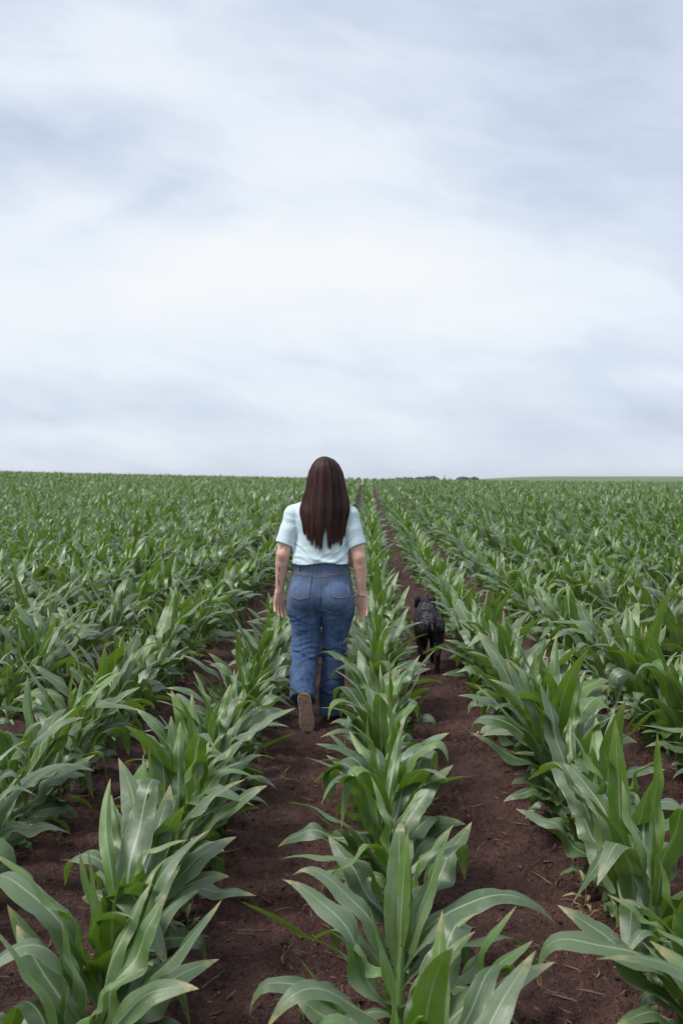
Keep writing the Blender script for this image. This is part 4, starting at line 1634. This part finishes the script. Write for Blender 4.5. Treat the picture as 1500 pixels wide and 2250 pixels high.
def build_dog():
    root = empty('dog', (DX, DY, 0.0))
    tag(root, 'black and grey speckled dog walking away along the right path', 'dog')
    F = Field((-0.16, -0.14, -0.02), (0.16, 0.82, 0.60), 0.0048)
    # trunk: deep chest in front, tucked belly
    F.chain([(0, 0.04, 0.385), (0, 0.16, 0.385), (0, 0.30, 0.375), (0, 0.44, 0.355)], [0.082, 0.082, 0.092, 0.098], 0.05)
    F.ell((0, 0.42, 0.330), (0.090, 0.13, 0.125), 0.05)
    F.ell((0, 0.05, 0.395), (0.086, 0.095, 0.080), 0.03)
    # shoulders, neck, head
    F.chain([(0, 0.46, 0.40), (0, 0.58, 0.435)], [0.088, 0.060], 0.04)
    F.ell((0, 0.66, 0.452), (0.058, 0.070, 0.055), 0.03)
    F.chain([(0, 0.70, 0.44), (0, 0.79, 0.418)], [0.040, 0.027], 0.02)
    F.ell((0, 0.812, 0.425), (0.014, 0.010, 0.010), 0.004)
    for s in (-1, 1):
        F.chain([(s * 0.045, 0.635, 0.490), (s * 0.078, 0.630, 0.478), (s * 0.086, 0.640, 0.425)], [0.018, 0.020, 0.014], 0.010)
    # tail stub
    F.chain([(0, -0.035, 0.415), (0.012, -0.085, 0.395), (0.015, -0.105, 0.35)], [0.022, 0.016, 0.010], 0.015)
    # hind legs: thigh, stifle forward, hock back, paw
    def hind(s, fy, lift):
        x = s * 0.062
        F.chain([(x, 0.055, 0.36), (x * 1.08, 0.085 + fy * 0.35, 0.235)], [0.076, 0.050], 0.03)
        F.chain([(x * 1.02, 0.02, 0.33), (x * 1.05, 0.03 + fy * 0.4, 0.235)], [0.060, 0.040], 0.03)
        F.chain([(x * 1.08, 0.085 + fy * 0.35, 0.235), (x * 0.98, -0.015 + fy, 0.150 + lift)], [0.046, 0.024], 0.02)
        F.chain([(x * 0.98, -0.015 + fy, 0.150 + lift), (x * 0.93, 0.0 + fy, 0.03 + lift)], [0.0225, 0.0185], 0.008)
        F.chain([(x * 0.93, 0.0 + fy, 0.022 + lift), (x * 0.95, 0.045 + fy, 0.016 + lift)], [0.021, 0.021], 0.010)
        for q in (-1, 0, 1):
            F.ell((x * 0.95 + q * 0.013, 0.060 + fy, 0.013 + lift), (0.009, 0.016, 0.011), 0.003)
    hind(-1, 0.04, 0.0)
    hind(1, -0.04, 0.0)

    def fore(s, fy):
        x = s * 0.062
        F.chain([(x, 0.44, 0.33), (x, 0.42, 0.22)], [0.056, 0.036], 0.03)
        F.chain([(x, 0.42, 0.22), (x * 0.96, 0.44 + fy * 0.5, 0.12), (x * 0.93, 0.45 + fy, 0.03)], [0.032, 0.022, 0.018], 0.012)
        F.chain([(x * 0.93, 0.45 + fy, 0.020), (x * 0.93, 0.49 + fy, 0.015)], [0.021, 0.019], 0.008)
    fore(-1, -0.05)
    fore(1, 0.06)
    X, Y, Z = F.ax[0][:, None, None], F.ax[1][None, :, None], F.ax[2][None, None, :]
    F.F = (F.F - 0.0045 * fold3(X, Y, Z, (45, 30, 32), 71) - 0.003 * fold3(X, Y, Z, (90, 70, 60), 72)).astype(np.float32)
    V, Q = F.mesh()
    V = V * np.array([0.88, 1, 1.06])
    # coat regions: roan back and thighs, black ears, head, feet
    x, y, z = V.T
    roan = np.ones(len(V))
    head = sstep(y, 0.60, 0.66)
    roan *= 1 - 0.55 * head
    ear = (np.abs(x) > 0.052) & (y > 0.60)
    roan[ear] = 0.0
    roan *= 0.25 + 0.75 * sstep(z, 0.05, 0.14)
    roan *= 0.45 + 0.9 * sstep(z + 0.05 * vnoise(x * 14, y * 14, 78, z * 14), 0.33, 0.42)
    saddle = sstep(vnoise(x * 11, y * 11, 77, z * 11), 0.2, 0.5)
    roan *= 1 - 0.85 * saddle
    white = np.exp(-(((x - 0.012) / 0.010) ** 2 + ((y + 0.10) / 0.02) ** 2 + ((z - 0.36) / 0.02) ** 2))
    body = mesh_np('body', V, Q, M_FUR, root, attr=np.stack([roan, white, 0 * roan], -1))
    # shaggy outer coat: short tapering tufts lying back and down along the body
    rg = np.random.default_rng(17)
    fc = V[Q].mean(1)
    fn = np.cross(V[Q[:, 2]] - V[Q[:, 0]], V[Q[:, 3]] - V[Q[:, 1]])
    fn /= np.linalg.norm(fn, axis=1)[:, None] + 1e-12
    pick = rg.choice(len(fc), 5200, replace=False)
    pick = pick[(fc[pick, 2] > 0.045)]
    p = fc[pick]; nn = fn[pick]
    flow = np.stack([0.25 * rg.normal(size=len(p)), -0.75 + 0.3 * rg.normal(size=len(p)), -0.55 + 0.3 * rg.normal(size=len(p))], -1)
    flow -= nn * (flow * nn).sum(1)[:, None]
    flow /= np.linalg.norm(flow, axis=1)[:, None] + 1e-9
    ln = rg.uniform(0.010, 0.026, len(p)) * np.where(p[:, 2] < 0.18, 0.55, 1.0)
    sd_ = np.cross(nn, flow)
    w_ = 0.0016
    a0 = p - sd_ * w_; b0 = p + sd_ * w_
    m0 = p + flow * ln[:, None] * 0.6 + nn * ln[:, None] * 0.22
    t0_ = p + flow * ln[:, None] + nn * ln[:, None] * 0.25
    TV = np.stack([a0, b0, m0 + sd_ * w_ * 0.8, m0 - sd_ * w_ * 0.8, t0_ + sd_ * 0.0003, t0_ - sd_ * 0.0003], 1).reshape(-1, 3)
    I = np.arange(len(p) * 6).reshape(-1, 6)
    TQ = np.concatenate([I[:, [0, 1, 2, 3]], I[:, [3, 2, 4, 5]]])
    tr = np.repeat(np.clip(roan[Q[pick, 0]] * 1.3 * rg.uniform(0.2, 1.3, len(p)), 0, 1), 6)
    mesh_np('coat', TV, TQ, M_FUR, body, attr=np.stack([tr, 0 * tr, 0 * tr], -1))
    for s in (-1, 1):
        E = Field((-0.015,) * 3, (0.015,) * 3, 0.0025)
        E.ell((0, 0, 0), (0.008, 0.008, 0.008), 0)
        v, q = E.mesh()
        mesh_np('eye', v + np.array([s * 0.032, 0.712, 0.466]), q, M_UPPER, body)
    root.location.z = gz(DX, DY) - 0.004


build_dog()

# ------------------------------------------------------------------ distant trees beyond the crest
M_TREE = simple('far_tree_leaves', (0.055, 0.075, 0.045), 0.8, 0.3, 0.8, 0.0)
M_BARK = simple('far_tree_bark', (0.10, 0.08, 0.06), 0.9, 0.2, 1, 0.0)


def far_tree(px, y, top_py, wid, label, seed, bare=False):
    rg = np.random.default_rng(seed)
    ang = (px - 750) / 2187.5 - YAW
    x = y * math.tan(ang)
    z0 = float(terrain(np.array([x]), np.array([y]))[0])
    ztop = CAM_H + (1045 - top_py) / 2187.5 * y
    H = ztop - z0
    root = empty('distant_tree', (x, y, z0 - 0.2))
    tag(root, label, 'tree', 'far trees on the horizon')
    n = 60 if bare else 700
    V, Q, o = [], [], 0
    cl = rg.normal(0, 1, (9, 3))
    cl /= np.linalg.norm(cl, axis=1)[:, None]
    for i in range(n):
        c = cl[rg.integers(9)] * 0.55
        p = c + rg.normal(0, 0.30, 3)
        p = p / max(1, np.linalg.norm(p)) * min(1, np.linalg.norm(p))
        hw, hh = (wid / 2, H * 0.36)
        q = np.array([p[0] * hw, p[1] * hw, H * 0.62 + p[2] * hh])
        a = rg.normal(0, 1, 3); a /= np.linalg.norm(a)
        b = np.cross(a, rg.normal(0, 1, 3)); b /= np.linalg.norm(b)
        s = rg.uniform(0.35, 0.75) * (0.5 if bare else 1)
        V += [q - a * s - b * s * 0.6, q + a * s - b * s * 0.6, q + a * s + b * s * 0.6, q - a * s + b * s * 0.6]
        Q.append((o, o + 1, o + 2, o + 3)); o += 4
    mesh_np('crown', np.array(V), np.array(Q), M_TREE, root, smooth=False)
    sets_ = [tube([(0, 0, 0), (0, 0, H * 0.4), (0.1, 0, H * 0.75), (0.1, 0, H * 0.97)], [0.35, 0.28, 0.14, 0.04], 7)]
    for k in range(6):
        a = rg.uniform(0, 6.28)
        zz = H * rg.uniform(0.35, 0.6)
        sets_.append(tube([(0, 0, zz), (math.cos(a) * wid * 0.2, math.sin(a) * wid * 0.2, zz + H * 0.12), (math.cos(a) * wid * 0.36, math.sin(a) * wid * 0.36, zz + H * 0.25)], [0.14, 0.09, 0.03], 5))
    v, q = merge(sets_)
    mesh_np('trunk', v, q, M_BARK, root)


tl = [
    (868, 1050, 11, 'broad grey tree at the left end of the far tree line', False),
    (888, 1049.5, 9, 'round tree second from the left end of the far tree line', False),
    (902, 1051.5, 7, 'small low tree beside the round one in the far tree line', False),
    (921, 1050.5, 10, 'wide low tree left of the thick clump on the horizon', False),
    (936, 1049.5, 9, 'dark tree in the middle of the thick clump on the horizon', False),
    (950, 1049, 10, 'tallest dense tree at the right of the thick horizon clump', False),
    (974, 1045, 3, 'thin bare pole-like tree standing alone on the horizon', True),
    (988, 1050, 3, 'short thin tree just right of the bare one on horizon', True),
    (1012, 1050.5, 9, 'low tree right of the bare ones on the horizon', False),
    (1020, 1050, 8, 'rounded tree between the low one and the last far tree', False),
    (1040, 1051, 6, 'last small tree at the right end of the tree line', False),
]
for i, (px, top, wd, lab, bare) in enumerate(tl):
    far_tree(px, 560 + 12 * (i % 3), top - 2.5, wd * 0.62 + 1.4, lab, 300 + i, bare)

# ------------------------------------------------------------------ air
def haze():
    x0, x1, y0, y1, z0, z1 = -1700, 1700, -60, 3200, -20, 9.0
    V = np.array([(x, y, z) for x in (x0, x1) for y in (y0, y1) for z in (z0, z1)], float)
    Q = np.array([(0, 1, 3, 2), (4, 6, 7, 5), (0, 4, 5, 1), (2, 3, 7, 6), (0, 2, 6, 4), (1, 5, 7, 3)])
    m = bpy.data.materials.new('haze')
    m.use_nodes = True
    m.node_tree.nodes.clear()
    t = NT(m.node_tree)
    v = t.new('ShaderNodeVolumePrincipled')
    v.inputs['Color'].default_value = (0.86, 0.90, 0.97, 1)
    v.inputs['Density'].default_value = 0.00022
    v.inputs['Anisotropy'].default_value = 0.0
    out = t.new('ShaderNodeOutputMaterial')
    t.l.new(v.outputs[0], out.inputs['Volume'])
    o = mesh_np('haze', V, Q, m, smooth=False)
    tag(o, kind='stuff')


haze()
